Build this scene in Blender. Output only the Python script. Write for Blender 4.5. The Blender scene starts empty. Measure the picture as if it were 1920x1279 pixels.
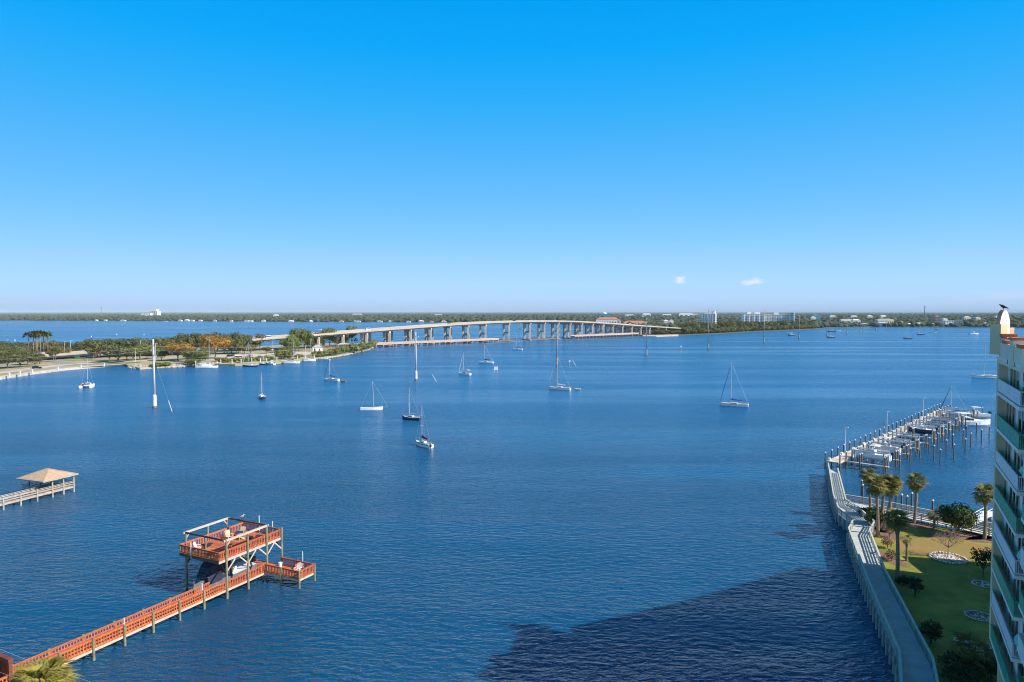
import bpy, bmesh, math, random
import numpy as np
from mathutils import Vector, Matrix

random.seed(7)
R = math.radians
S = bpy.context.scene
COL = S.collection

# ------------------------------------------------------------------ camera
CAM_H, FPX, PITCH = 34.0, 1280.0, math.atan(54.5 / 1280.0)
cam_d = bpy.data.cameras.new('camera')
cam = bpy.data.objects.new('camera', cam_d)
COL.objects.link(cam)
cam_d.sensor_width = 36.0
cam_d.lens = 24.0
cam_d.clip_start = 0.5
cam_d.clip_end = 90000
cam.location = (0, 0, CAM_H)
cam.rotation_euler = (math.pi / 2 - PITCH, 0, 0)
S.camera = cam

# ------------------------------------------------------------------ sun and sky
SUN_EL, SUN_AZ = R(37.5), R(22)          # azimuth: degrees behind the +X axis
to_sun = Vector((math.cos(SUN_EL) * math.cos(SUN_AZ), -math.cos(SUN_EL) * math.sin(SUN_AZ), math.sin(SUN_EL)))
sun_d = bpy.data.lights.new('sun', 'SUN')
sun_d.energy = 5.0
sun_d.angle = R(0.5)
sun_d.color = (1.0, 0.925, 0.82)
sun = bpy.data.objects.new('sun', sun_d)
COL.objects.link(sun)
sun.rotation_euler = to_sun.to_track_quat('Z', 'Y').to_euler()

W = bpy.data.worlds.new('World')
S.world = W
W.use_nodes = True
nt = W.node_tree
nt.nodes.clear()


def nd(t, kind, **kw):
    n = t.nodes.new(kind)
    for k, v in kw.items():
        setattr(n, k, v)
    return n


wo = nd(nt, 'ShaderNodeOutputWorld')
bg = nd(nt, 'ShaderNodeBackground')
sky = nd(nt, 'ShaderNodeTexSky', sky_type='NISHITA')
sky.sun_disc = False
sky.sun_elevation = SUN_EL
sky.sun_rotation = math.atan2(to_sun.x, to_sun.y)
sky.air_density = 1.0
sky.dust_density = 0.3
sky.ozone_density = 3.0
bg.inputs['Strength'].default_value = 0.0758
tcw = nd(nt, 'ShaderNodeTexCoord')
sepw = nd(nt, 'ShaderNodeSeparateXYZ')
nt.links.new(tcw.outputs['Generated'], sepw.inputs[0])
# the saturated look of the photographed sky: a tint that depends on height above the horizon only
tint = nd(nt, 'ShaderNodeValToRGB')
cr = tint.color_ramp
SKY_TINT = [(0.0, (0.78, 1.12, 2.15)), (0.0195, (0.82, 1.18, 2.19)), (0.065, (0.84, 1.19, 1.69)), (0.141, (0.654, 1.32, 1.74)), (0.215, (0.465, 1.486, 1.97)),
            (0.284, (0.208, 1.66, 2.23)), (0.349, (0.04, 1.79, 2.54)), (0.42, (0.006, 1.88, 2.80)), (0.52, (0.16, 1.45, 2.0)), (0.66, (0.40, 1.05, 1.25)), (1.0, (0.62, 0.95, 1.0))]
while len(cr.elements) < len(SKY_TINT):
    cr.elements.new(0.5)
for e, (p, c) in zip(cr.elements, SKY_TINT):
    e.position = p
    e.color = (c[0] / 3, c[1] / 3, c[2] / 3, 1)
nt.links.new(sepw.outputs['Z'], tint.inputs[0])
# an even sky all round, as in the photograph: only height above the horizon counts
zsq = nd(nt, 'ShaderNodeMath', operation='MULTIPLY')
nt.links.new(sepw.outputs['Z'], zsq.inputs[0])
nt.links.new(sepw.outputs['Z'], zsq.inputs[1])
om = nd(nt, 'ShaderNodeMath', operation='SUBTRACT', use_clamp=True)
om.inputs[0].default_value = 1.0
nt.links.new(zsq.outputs[0], om.inputs[1])
sq = nd(nt, 'ShaderNodeMath', operation='SQRT')
nt.links.new(om.outputs[0], sq.inputs[0])
cmb = nd(nt, 'ShaderNodeCombineXYZ')
nt.links.new(sq.outputs[0], cmb.inputs['Y'])
nt.links.new(sepw.outputs['Z'], cmb.inputs['Z'])
nt.links.new(cmb.outputs[0], sky.inputs['Vector'])
mulw = nd(nt, 'ShaderNodeMix', data_type='RGBA', blend_type='MULTIPLY')
mulw.inputs[0].default_value = 1.0
nt.links.new(sky.outputs[0], mulw.inputs[6])
tsc = nd(nt, 'ShaderNodeVectorMath', operation='SCALE')
tsc.inputs['Scale'].default_value = 3.0
nt.links.new(tint.outputs[0], tsc.inputs[0])
nt.links.new(tsc.outputs[0], mulw.inputs[7])


def cloud_mask(u, v, su, sv, soft, seed):
    """a small puff of cloud round one direction of the sky"""
    a, b = (u - 960) / FPX, (639.5 - v) / FPX
    d = Vector((a, math.cos(PITCH) + b * math.sin(PITCH), b * math.cos(PITCH) - math.sin(PITCH))).normalized()
    sub = nd(nt, 'ShaderNodeVectorMath', operation='SUBTRACT')
    nt.links.new(tcw.outputs['Generated'], sub.inputs[0])
    sub.inputs[1].default_value = d
    sc = nd(nt, 'ShaderNodeVectorMath', operation='MULTIPLY')
    sc.inputs[1].default_value = (FPX / su, FPX / su, FPX / sv)
    nt.links.new(sub.outputs[0], sc.inputs[0])
    ln = nd(nt, 'ShaderNodeVectorMath', operation='LENGTH')
    nt.links.new(sc.outputs[0], ln.inputs[0])
    no = nd(nt, 'ShaderNodeTexNoise')
    no.inputs['Scale'].default_value = 1.5
    no.inputs['Detail'].default_value = 3
    ad = nd(nt, 'ShaderNodeVectorMath', operation='ADD')
    ad.inputs[1].default_value = (seed, seed * 2, 0)
    nt.links.new(sc.outputs[0], ad.inputs[0])
    nt.links.new(ad.outputs[0], no.inputs['Vector'])
    m1 = nd(nt, 'ShaderNodeMath', operation='MULTIPLY_ADD')
    m1.inputs[1].default_value = 2.2
    m1.inputs[2].default_value = -0.1
    nt.links.new(no.outputs[0], m1.inputs[0])
    m2 = nd(nt, 'ShaderNodeMath', operation='SUBTRACT')
    nt.links.new(m1.outputs[0], m2.inputs[0])
    nt.links.new(ln.outputs['Value'], m2.inputs[1])
    m3 = nd(nt, 'ShaderNodeMath', operation='MULTIPLY', use_clamp=True)
    m3.inputs[1].default_value = soft
    nt.links.new(m2.outputs[0], m3.inputs[0])
    return m3.outputs[0]


cur = mulw.outputs[2]
for (u, v, su, sv, soft, seed, cc) in [(1275, 525, 13, 9, 0.9, 1.0, 9.0), (1411, 528, 24, 7, 0.8, 4.0, 9.3), (720, 489, 16, 4, 0.2, 6.1, 5.5),
                                       (1885, 553, 80, 10, 0.16, 7.3, 8.6)]:
    msk = cloud_mask(u, v, su, sv, soft, seed)
    mx = nd(nt, 'ShaderNodeMix', data_type='RGBA')
    nt.links.new(msk, mx.inputs[0])
    nt.links.new(cur, mx.inputs[6])
    mx.inputs[7].default_value = (cc * 0.93, cc * 0.97, cc * 1.03, 1)
    cur = mx.outputs[2]
nt.links.new(cur, bg.inputs['Color'])
nt.links.new(bg.outputs[0], wo.inputs[0])

W.cycles.sampling_method = 'MANUAL'
W.cycles.sample_map_resolution = 256
S.view_settings.view_transform = 'Standard'
S.view_settings.look = 'None'
S.view_settings.exposure = 0.4
S.view_settings.gamma = 1.0
S.render.engine = 'CYCLES'
S.cycles.max_bounces = 6
S.cycles.diffuse_bounces = 2
S.cycles.glossy_bounces = 3
S.cycles.transmission_bounces = 3
S.cycles.volume_bounces = 0
S.cycles.use_denoising = True
S.cycles.filter_width = 1.0
S.cycles.sample_clamp_indirect = 4.0


# ------------------------------------------------------------------ helpers
def at(u, v, z=0.0):
    """the place at height z that lies under photo position (u, v)"""
    a, b = (u - 960) / FPX, (639.5 - v) / FPX
    d = Vector((a, math.cos(PITCH) + b * math.sin(PITCH), b * math.cos(PITCH) - math.sin(PITCH)))
    t = (z - CAM_H) / d.z
    return Vector((d.x * t, d.y * t, z))


def at_d(u, v, dist):
    """the point at distance dist (along +Y) seen at photo position (u, v)"""
    a, b = (u - 960) / FPX, (639.5 - v) / FPX
    d = Vector((a, math.cos(PITCH) + b * math.sin(PITCH), b * math.cos(PITCH) - math.sin(PITCH)))
    t = dist / d.y
    return Vector((d.x * t, dist, CAM_H + d.z * t))


class MB:
    def __init__(self):
        self.v, self.f = [], []

    def add(self, vs, fs):
        n = len(self.v)
        self.v += [tuple(p) for p in vs]
        self.f += [tuple(i + n for i in f) for f in fs]
        return self

    def box(self, c, s, rz=0.0):
        x, y, z = s[0] / 2, s[1] / 2, s[2] / 2
        ca, sa = math.cos(rz), math.sin(rz)
        vs = []
        for (i, j, k) in ((-1, -1, -1), (1, -1, -1), (1, 1, -1), (-1, 1, -1), (-1, -1, 1), (1, -1, 1), (1, 1, 1), (-1, 1, 1)):
            px, py = i * x, j * y
            vs.append((c[0] + px * ca - py * sa, c[1] + px * sa + py * ca, c[2] + k * z))
        return self.add(vs, [(0, 3, 2, 1), (4, 5, 6, 7), (0, 1, 5, 4), (1, 2, 6, 5), (2, 3, 7, 6), (3, 0, 4, 7)])

    def bar(self, p, q, w, h):
        """a board from p to q, w across and h tall (p, q on its centre line)"""
        p, q = Vector(p), Vector(q)
        d = (q - p).normalized()
        up = Vector((0, 0, 1)) if abs(d.z) < 0.98 else Vector((0, 1, 0))
        sd = d.cross(up).normalized()
        u2 = sd.cross(d).normalized()
        vs = []
        for e in (p, q):
            for (i, k) in ((-1, -1), (1, -1), (1, 1), (-1, 1)):
                vs.append(e + sd * (i * w / 2) + u2 * (k * h / 2))
        return self.add(vs, [(0, 1, 2, 3), (7, 6, 5, 4), (0, 4, 5, 1), (1, 5, 6, 2), (2, 6, 7, 3), (3, 7, 4, 0)])

    def tube(self, p, q, r0, r1=None, n=8):
        r1 = r0 if r1 is None else r1
        p, q = Vector(p), Vector(q)
        d = (q - p).normalized()
        up = Vector((0, 0, 1)) if abs(d.z) < 0.98 else Vector((0, 1, 0))
        a = d.cross(up).normalized()
        b = a.cross(d).normalized()
        vs = []
        for e, r in ((p, r0), (q, r1)):
            for i in range(n):
                t = 2 * math.pi * i / n
                vs.append(e + a * (r * math.cos(t)) + b * (r * math.sin(t)))
        fs = [(i, i + n, (i + 1) % n + n, (i + 1) % n) for i in range(n)]
        fs += [tuple(range(n)), tuple(range(2 * n - 1, n - 1, -1))]
        return self.add(vs, fs)

    def path(self, pts, r, n=5):
        for p, q in zip(pts[:-1], pts[1:]):
            self.tube(p, q, r, r, n)
        return self

    def prism(self, poly, z0, z1):
        n = len(poly)
        ar = sum(poly[i][0] * poly[(i + 1) % n][1] - poly[(i + 1) % n][0] * poly[i][1] for i in range(n))
        if ar < 0:
            poly = poly[::-1]
        vs = [(p[0], p[1], z0) for p in poly] + [(p[0], p[1], z1) for p in poly]
        fs = [(i, (i + 1) % n, (i + 1) % n + n, i + n) for i in range(n)]
        fs += [tuple(range(n - 1, -1, -1)), tuple(range(n, 2 * n))]
        return self.add(vs, fs)

    def loft(self, rings, cap=True, closed=True):
        m = len(rings[0])
        vs = [p for r in rings for p in r]
        fs = []
        for k in range(len(rings) - 1):
            for i in range(m if closed else m - 1):
                j = (i + 1) % m
                fs.append((k * m + i, k * m + j, (k + 1) * m + j, (k + 1) * m + i))
        if cap:
            fs.append(tuple(range(m - 1, -1, -1)))
            fs.append(tuple(range((len(rings) - 1) * m, len(rings) * m)))
        return self.add(vs, fs)

    def lathe(self, c, prof, n=10):
        rings = [[(c[0] + r * math.cos(2 * math.pi * i / n), c[1] + r * math.sin(2 * math.pi * i / n), c[2] + z) for i in range(n)] for r, z in prof]
        return self.loft(rings)

    def mesh(self, name, m, smooth=False):
        me = bpy.data.meshes.new(name)
        me.from_pydata(self.v, [], self.f)
        me.materials.append(m)
        if smooth:
            me.polygons.foreach_set('use_smooth', [True] * len(me.polygons))
        me.update()
        return me

    def build(self, name, m, parent=None, smooth=False):
        return inst(self.mesh(name, m, smooth), name, parent)


def inst(me, name, parent=None, loc=None, rz=0.0, sc=None):
    o = bpy.data.objects.new(name, me)
    COL.objects.link(o)
    if parent is not None:
        o.parent = parent
    if loc is not None:
        o.location = loc
    if rz:
        o.rotation_euler = (0, 0, rz)
    if sc is not None:
        o.scale = (sc, sc, sc) if not isinstance(sc, (tuple, list)) else sc
    return o


def tag(o, label=None, cat=None, group=None, kind=None):
    if label:
        o['label'] = label
    if cat:
        o['category'] = cat
    if group:
        o['group'] = group
    if kind:
        o['kind'] = kind
    return o


def thing(name, label, cat, loc=(0, 0, 0), rz=0.0, group=None):
    o = bpy.data.objects.new(name, None)
    o.empty_display_size = 0.3
    COL.objects.link(o)
    o.location = loc
    o.rotation_euler = (0, 0, rz)
    return tag(o, label, cat, group)


def copy_tree(o, parent=None):
    c = o.copy()
    COL.objects.link(c)
    c.parent = parent
    for ch in list(o.children):
        copy_tree(ch, c)
    return c


ORD = ['leftmost', 'second', 'third', 'fourth', 'fifth', 'sixth', 'seventh', 'eighth', 'ninth', 'tenth', 'eleventh', 'twelfth',
       'thirteenth', 'fourteenth', 'fifteenth', 'sixteenth', 'seventeenth', 'eighteenth', 'nineteenth', 'twentieth']


def ordinal(k):
    if k < 20:
        return ORD[k]
    t = {2: 'twenty', 3: 'thirty', 4: 'forty', 5: 'fifty', 6: 'sixty', 7: 'seventy', 8: 'eighty', 9: 'ninety'}[(k + 1) // 10]
    r = (k + 1) % 10
    if r == 0:
        return t[:-1] + 'ieth'
    return t + '-' + ['', 'first', 'second', 'third', 'fourth', 'fifth', 'sixth', 'seventh', 'eighth', 'ninth'][r]


def number_labels(objs, desc):
    """labels by place: counted from the left edge of the view"""
    objs = sorted(objs, key=lambda o: o.location.x / max(o.location.y, 1))
    for k, o in enumerate(objs):
        o['label'] = desc.replace('#', ordinal(k) + (' from the left' if k else ''))


# ------------------------------------------------------------------ materials
MATS = {}


def mat(name, col, rough=0.6, var=0.0, vscale=1.0, spec=0.4, metal=0.0, bump=0.0, bscale=8.0, rnd=0.0, col2=None, detail=4.0, stretch=None):
    if name in MATS:
        return MATS[name]
    m = bpy.data.materials.new(name)
    m.use_nodes = True
    t = m.node_tree
    b = t.nodes['Principled BSDF']
    b.inputs['Roughness'].default_value = rough
    b.inputs['Metallic'].default_value = metal
    b.inputs['Specular IOR Level'].default_value = spec
    b.inputs['Base Color'].default_value = (*col, 1)
    tc = nd(t, 'ShaderNodeTexCoord')
    src = tc.outputs['Object']
    if stretch:
        mp = nd(t, 'ShaderNodeMapping')
        mp.inputs['Scale'].default_value = stretch
        t.links.new(src, mp.inputs['Vector'])
        src = mp.outputs[0]
    out = None
    if var > 0 or col2:
        no = nd(t, 'ShaderNodeTexNoise')
        no.inputs['Scale'].default_value = vscale
        no.inputs['Detail'].default_value = detail
        no.inputs['Roughness'].default_value = 0.6
        t.links.new(src, no.inputs['Vector'])
        rp = nd(t, 'ShaderNodeMapRange')
        rp.inputs[1].default_value = 0.32
        rp.inputs[2].default_value = 0.68
        t.links.new(no.outputs[0], rp.inputs[0])
        mx = nd(t, 'ShaderNodeMix', data_type='RGBA')
        t.links.new(rp.outputs[0], mx.inputs[0])
        c2 = col2 if col2 else tuple(c * (1 + var) for c in col)
        c1 = col if col2 else tuple(c * (1 - var) for c in col)
        mx.inputs[6].default_value = (*c1, 1)
        mx.inputs[7].default_value = (*c2, 1)
        out = mx.outputs[2]
    if rnd > 0:
        oi = nd(t, 'ShaderNodeObjectInfo')
        hs = nd(t, 'ShaderNodeHueSaturation')
        mr = nd(t, 'ShaderNodeMapRange')
        mr.inputs[3].default_value = 1 - rnd
        mr.inputs[4].default_value = 1 + rnd
        t.links.new(oi.outputs['Random'], mr.inputs[0])
        t.links.new(mr.outputs[0], hs.inputs['Value'])
        wn = nd(t, 'ShaderNodeMath', operation='FRACT')
        m7 = nd(t, 'ShaderNodeMath', operation='MULTIPLY')
        m7.inputs[1].default_value = 7.31
        t.links.new(oi.outputs['Random'], m7.inputs[0])
        t.links.new(m7.outputs[0], wn.inputs[0])
        mh = nd(t, 'ShaderNodeMapRange')
        mh.inputs[3].default_value = 0.5 - rnd * 0.08
        mh.inputs[4].default_value = 0.5 + rnd * 0.05
        t.links.new(wn.outputs[0], mh.inputs[0])
        t.links.new(mh.outputs[0], hs.inputs['Hue'])
        if out:
            t.links.new(out, hs.inputs['Color'])
        else:
            hs.inputs['Color'].default_value = (*col, 1)
        out = hs.outputs[0]
    if out:
        t.links.new(out, b.inputs['Base Color'])
    if bump > 0:
        nb = nd(t, 'ShaderNodeTexNoise')
        nb.inputs['Scale'].default_value = bscale
        nb.inputs['Detail'].default_value = 5
        t.links.new(src, nb.inputs['Vector'])
        bp = nd(t, 'ShaderNodeBump')
        bp.inputs['Strength'].default_value = 0.6
        bp.inputs['Distance'].default_value = bump
        t.links.new(nb.outputs[0], bp.inputs['Height'])
        t.links.new(bp.outputs[0], b.inputs['Normal'])
    MATS[name] = m
    return m


def leafmat(name, c1, c2, rnd=0.25, vscale=0.35, transl=0.25):
    if name in MATS:
        return MATS[name]
    m = mat(name, c1, 0.7, col2=c2, vscale=vscale, rnd=rnd, spec=0.2)
    t = m.node_tree
    b = t.nodes['Principled BSDF']
    tr = nd(t, 'ShaderNodeBsdfTranslucent')
    ms = nd(t, 'ShaderNodeMixShader')
    ms.inputs[0].default_value = transl
    lk = [l for l in t.links if l.to_socket == b.inputs['Base Color']][0]
    t.links.new(lk.from_socket, tr.inputs['Color'])
    t.links.new(b.outputs[0], ms.inputs[1])
    t.links.new(tr.outputs[0], ms.inputs[2])
    t.links.new(ms.outputs[0], t.nodes['Material Output'].inputs[0])
    return m


M_white = mat('white_gelcoat', (0.80, 0.80, 0.78), 0.3, var=0.06, vscale=0.8)
M_offw = mat('offwhite_deck', (0.72, 0.70, 0.66), 0.5, var=0.08, vscale=1.5)
M_navy = mat('navy_paint', (0.02, 0.035, 0.09), 0.35, var=0.2)
M_black = mat('black_rubber', (0.02, 0.02, 0.022), 0.5, var=0.2)
M_blue = mat('blue_canvas', (0.02, 0.09, 0.42), 0.8, var=0.2, vscale=3)
M_azure = mat('azure_canvas', (0.02, 0.30, 0.72), 0.8, var=0.15, vscale=3)
M_green = mat('green_canvas', (0.015, 0.09, 0.07), 0.8, var=0.2, vscale=3)
M_magenta = mat('magenta_canvas', (0.36, 0.01, 0.09), 0.8, var=0.2, vscale=3)
M_red = mat('red_paint', (0.45, 0.03, 0.03), 0.4, var=0.1)
M_teak = mat('teak', (0.30, 0.15, 0.07), 0.6, var=0.2, vscale=4)
M_alu = mat('aluminium', (0.62, 0.63, 0.65), 0.35, metal=0.6, var=0.05)
M_steel = mat('wire_steel', (0.45, 0.46, 0.48), 0.4, metal=0.5)
M_glass = mat('dark_glass', (0.02, 0.03, 0.04), 0.06, spec=0.8)
M_conc = mat('concrete', (0.50, 0.46, 0.40), 0.85, var=0.15, vscale=0.3)
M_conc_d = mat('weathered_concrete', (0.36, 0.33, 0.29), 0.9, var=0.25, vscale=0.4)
M_conc_l = mat('pale_concrete', (0.66, 0.64, 0.59), 0.8, var=0.1, vscale=0.4)
M_asph = mat('worn_asphalt', (0.30, 0.29, 0.28), 0.9, var=0.15, vscale=0.08)
M_sand = mat('sand', (0.55, 0.47, 0.37), 0.95, var=0.15, vscale=0.2)
M_pile = mat('tarred_pile', (0.17, 0.14, 0.115), 0.85, var=0.35, vscale=1.5)
M_gwood = mat('grey_wood', (0.42, 0.39, 0.35), 0.8, var=0.2, vscale=1.2)
M_gwood_l = mat('pale_grey_wood', (0.55, 0.53, 0.49), 0.8, var=0.15, vscale=1.2)
M_orange = mat('orange_stain', (0.52, 0.15, 0.055), 0.7, var=0.32, vscale=5.0, rnd=0.22)
M_orange_d = mat('orange_deck', (0.48, 0.15, 0.062), 0.75, var=0.30, vscale=3.0, rnd=0.24)
M_ptwood = mat('treated_post', (0.24, 0.23, 0.14), 0.8, var=0.25, vscale=2.0)
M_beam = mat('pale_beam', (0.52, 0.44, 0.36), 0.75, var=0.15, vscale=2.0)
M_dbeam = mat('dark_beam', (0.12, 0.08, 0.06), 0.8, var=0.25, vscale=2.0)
M_trunk = mat('tree_bark', (0.13, 0.10, 0.075), 0.9, var=0.3, vscale=2.0)
M_palmtr = mat('palm_bark', (0.26, 0.20, 0.15), 0.9, var=0.3, vscale=5.0, bump=0.05, bscale=9)
M_tire = mat('tyre', (0.02, 0.02, 0.02), 0.7)

# ------------------------------------------------------------------ water
def water_material():
    m = bpy.data.materials.new('river_water')
    m.use_nodes = True
    t = m.node_tree
    b = t.nodes['Principled BSDF']
    geo = nd(t, 'ShaderNodeNewGeometry')

    def mapped(rot, sc):
        mp = nd(t, 'ShaderNodeMapping')
        mp.inputs['Rotation'].default_value = (0, 0, R(rot))
        mp.inputs['Scale'].default_value = sc
        t.links.new(geo.outputs['Position'], mp.inputs['Vector'])
        return mp.outputs[0]

    def noise(vec, scale, detail, rough=0.55, dist=0.0):
        n = nd(t, 'ShaderNodeTexNoise')
        n.inputs['Scale'].default_value = scale
        n.inputs['Detail'].default_value = detail
        n.inputs['Roughness'].default_value = rough
        n.inputs['Distortion'].default_value = dist
        t.links.new(vec, n.inputs['Vector'])
        return n.outputs[0]

    # turbid river water: light comes back from suspended silt
    big = noise(mapped(12, (0.004, 0.012, 1)), 1.0, 4)
    cm = nd(t, 'ShaderNodeMix', data_type='RGBA')
    mr = nd(t, 'ShaderNodeMapRange')
    mr.inputs[1].default_value, mr.inputs[2].default_value = 0.3, 0.7
    t.links.new(big, mr.inputs[0])
    t.links.new(mr.outputs[0], cm.inputs[0])
    cm.inputs[6].default_value = (0.0015, 0.058, 0.142, 1)
    cm.inputs[7].default_value = (0.003, 0.072, 0.168, 1)
    # deeper, clearer blue away from the near shore
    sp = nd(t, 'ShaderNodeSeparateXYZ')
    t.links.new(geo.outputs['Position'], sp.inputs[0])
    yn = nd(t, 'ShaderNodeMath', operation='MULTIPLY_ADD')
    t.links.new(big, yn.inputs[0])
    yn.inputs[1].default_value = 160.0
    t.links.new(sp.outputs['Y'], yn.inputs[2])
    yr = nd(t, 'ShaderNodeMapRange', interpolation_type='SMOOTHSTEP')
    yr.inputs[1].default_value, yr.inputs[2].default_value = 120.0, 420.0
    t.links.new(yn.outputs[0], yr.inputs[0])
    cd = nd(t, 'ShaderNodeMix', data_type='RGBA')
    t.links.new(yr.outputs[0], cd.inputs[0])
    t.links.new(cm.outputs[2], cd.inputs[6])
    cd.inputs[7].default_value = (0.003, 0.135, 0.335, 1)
    # wind lanes: the ripples are weaker in some long bands
    lane = noise(mapped(4, (0.0035, 0.03, 1)), 1.0, 3)
    lr = nd(t, 'ShaderNodeMapRange')
    lr.inputs[1].default_value, lr.inputs[2].default_value = 0.36, 0.56
    lr.inputs[3].default_value, lr.inputs[4].default_value = 0.28, 1.0
    t.links.new(lane, lr.inputs[0])
    # slick bands out on the far right reach
    w1 = noise(mapped(12, (0.62, 1.15, 1)), 1.0, 4, 0.58, 0.25)
    w2 = noise(mapped(-8, (0.07, 0.15, 1)), 1.0, 2, 0.5)
    w3 = noise(mapped(24, (1.1, 2.3, 1)), 1.0, 2, 0.5)

    def mul(a, k):
        x = nd(t, 'ShaderNodeMath', operation='MULTIPLY')
        t.links.new(a, x.inputs[0])
        if isinstance(k, float):
            x.inputs[1].default_value = k
        else:
            t.links.new(k, x.inputs[1])
        return x.outputs[0]

    def addn(a, c):
        x = nd(t, 'ShaderNodeMath', operation='ADD')
        t.links.new(a, x.inputs[0])
        t.links.new(c, x.inputs[1])
        return x.outputs[0]

    h = addn(addn(mul(w1, 0.66), mul(w2, 0.65)), mul(w3, 0.13))
    bp = nd(t, 'ShaderNodeBump')
    bp.inputs['Distance'].default_value = 1.0
    t.links.new(lr.outputs[0], bp.inputs['Strength'])
    t.links.new(h, bp.inputs['Height'])
    # a choppy surface never reaches the full mirror of flat water at low angles
    out = t.nodes['Material Output']
    t.nodes.remove(b)
    df = nd(t, 'ShaderNodeBsdfDiffuse')
    t.links.new(cd.outputs[2], df.inputs['Color'])
    t.links.new(bp.outputs[0], df.inputs['Normal'])
    gl = nd(t, 'ShaderNodeBsdfGlossy')
    gl.inputs['Roughness'].default_value = 0.24
    t.links.new(bp.outputs[0], gl.inputs['Normal'])
    gl2 = nd(t, 'ShaderNodeBsdfGlossy')
    gl2.inputs['Roughness'].default_value = 0.09
    t.links.new(bp.outputs[0], gl2.inputs['Normal'])
    gmx = nd(t, 'ShaderNodeMixShader')
    gmx.inputs[0].default_value = 0.40
    t.links.new(gl.outputs[0], gmx.inputs[1])
    t.links.new(gl2.outputs[0], gmx.inputs[2])
    fr = nd(t, 'ShaderNodeFresnel')
    fr.inputs['IOR'].default_value = 1.33
    t.links.new(bp.outputs[0], fr.inputs['Normal'])
    fm = nd(t, 'ShaderNodeMath', operation='MINIMUM')
    fm.inputs[1].default_value = 0.80
    t.links.new(fr.outputs[0], fm.inputs[0])
    ms = nd(t, 'ShaderNodeMixShader')
    t.links.new(fm.outputs[0], ms.inputs[0])
    t.links.new(df.outputs[0], ms.inputs[1])
    t.links.new(gmx.outputs[0], ms.inputs[2])
    t.links.new(ms.outputs[0], out.inputs[0])
    return m


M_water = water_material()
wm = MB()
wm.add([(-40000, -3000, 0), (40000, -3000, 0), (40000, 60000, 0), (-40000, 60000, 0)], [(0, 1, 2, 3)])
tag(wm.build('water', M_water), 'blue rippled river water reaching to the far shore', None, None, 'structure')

# ------------------------------------------------------------------ far land
M_farland = mat('far_land', (0.085, 0.10, 0.06), 0.95, var=0.3, vscale=0.004)
far_px = [(-900, 600.2), (-300, 600.6), (0, 601), (250, 601.8), (480, 603), (700, 604), (880, 605), (1000, 606.5), (1080, 608), (1140, 613),
          (1175, 622), (1188, 630), (1225, 630.5), (1262, 629.8), (1300, 628.0), (1330, 627.0), (1365, 625), (1400, 623), (1440, 621), (1490, 619),
          (1530, 617), (1560, 614.5), (1640, 613), (1720, 613.4), (1800, 613.8), (1900, 614.4), (2100, 616), (2500, 618)]
FAR_SHORE = [at(u, v, 0) for u, v in far_px]
lm = MB()
lm.prism([(p.x, p.y) for p in FAR_SHORE] + [(30000, 6000), (30000, 55000), (-30000, 55000), (-30000, 6000)], -1.0, 0.9)
tag(lm.build('far_shore_land', M_farland), 'low wooded land along the far shore', None, None, 'structure')
# pale beach below the bridge ramp
bm_ = MB()
bp_ = [at(u, v, 0) for u, v in [(1205, 631.2), (1230, 631.4), (1272, 630.2), (1272, 628.2), (1230, 629.4), (1205, 629.6)]]
bm_.prism([(p.x, p.y) for p in bp_], -0.5, 1.1)
tag(bm_.build('far_beach', M_sand), 'narrow sandy beach at the right end of the bridge', None, None, 'structure')


def blob_cloud(name, items, m, sub=1, jit=0.22, seed=3):
    """many rough crowns in one mesh; items: (x, y, z, rx, rz)"""
    b = bmesh.new()
    bmesh.ops.create_icosphere(b, subdivisions=sub, radius=1.0)
    base = np.array([v.co[:] for v in b.verts])
    fc = np.array([[v.index for v in f.verts] for f in b.faces])
    b.free()
    rng = np.random.default_rng(seed)
    n, k = len(items), len(base)
    it = np.array(items)
    ang = rng.uniform(0, 6.28, n)
    c, s = np.cos(ang), np.sin(ang)
    P = base[None] * (1 + rng.normal(0, jit, (n, k, 1)))
    X = P[:, :, 0] * c[:, None] - P[:, :, 1] * s[:, None]
    Y = P[:, :, 0] * s[:, None] + P[:, :, 1] * c[:, None]
    V = np.stack([X * it[:, 3:4] + it[:, 0:1], Y * it[:, 3:4] + it[:, 1:2], P[:, :, 2] * it[:, 4:5] + it[:, 2:3]], -1)
    F = fc[None] + (np.arange(n) * k)[:, None, None]
    V = V.reshape(-1, 3)
    F = F.reshape(-1, 3)
    me = bpy.data.meshes.new(name)
    me.vertices.add(len(V))
    me.vertices.foreach_set('co', V.ravel())
    me.loops.add(F.size)
    me.loops.foreach_set('vertex_index', F.ravel())
    me.polygons.add(len(F))
    me.polygons.foreach_set('loop_start', np.arange(0, F.size, 3))
    me.polygons.foreach_set('loop_total', np.full(len(F), 3))
    me.materials.append(m)
    me.update()
    me.validate()
    return me


def inside(x, y, poly):
    c = False
    n = len(poly)
    j = n - 1
    for i in range(n):
        xi, yi, xj, yj = poly[i][0], poly[i][1], poly[j][0], poly[j][1]
        if (yi > y) != (yj > y) and x < (xj - xi) * (y - yi) / (yj - yi) + xi:
            c = not c
        j = i
    return c


M_wood = mat('far_foliage', (0.045, 0.062, 0.030), 0.9, col2=(0.088, 0.102, 0.052), vscale=0.03, detail=3, spec=0.1)
rng = random.Random(11)
far_poly = [(p.x, p.y) for p in FAR_SHORE] + [(30000, 6000), (30000, 55000), (-30000, 55000), (-30000, 6000)]
items = []
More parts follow.
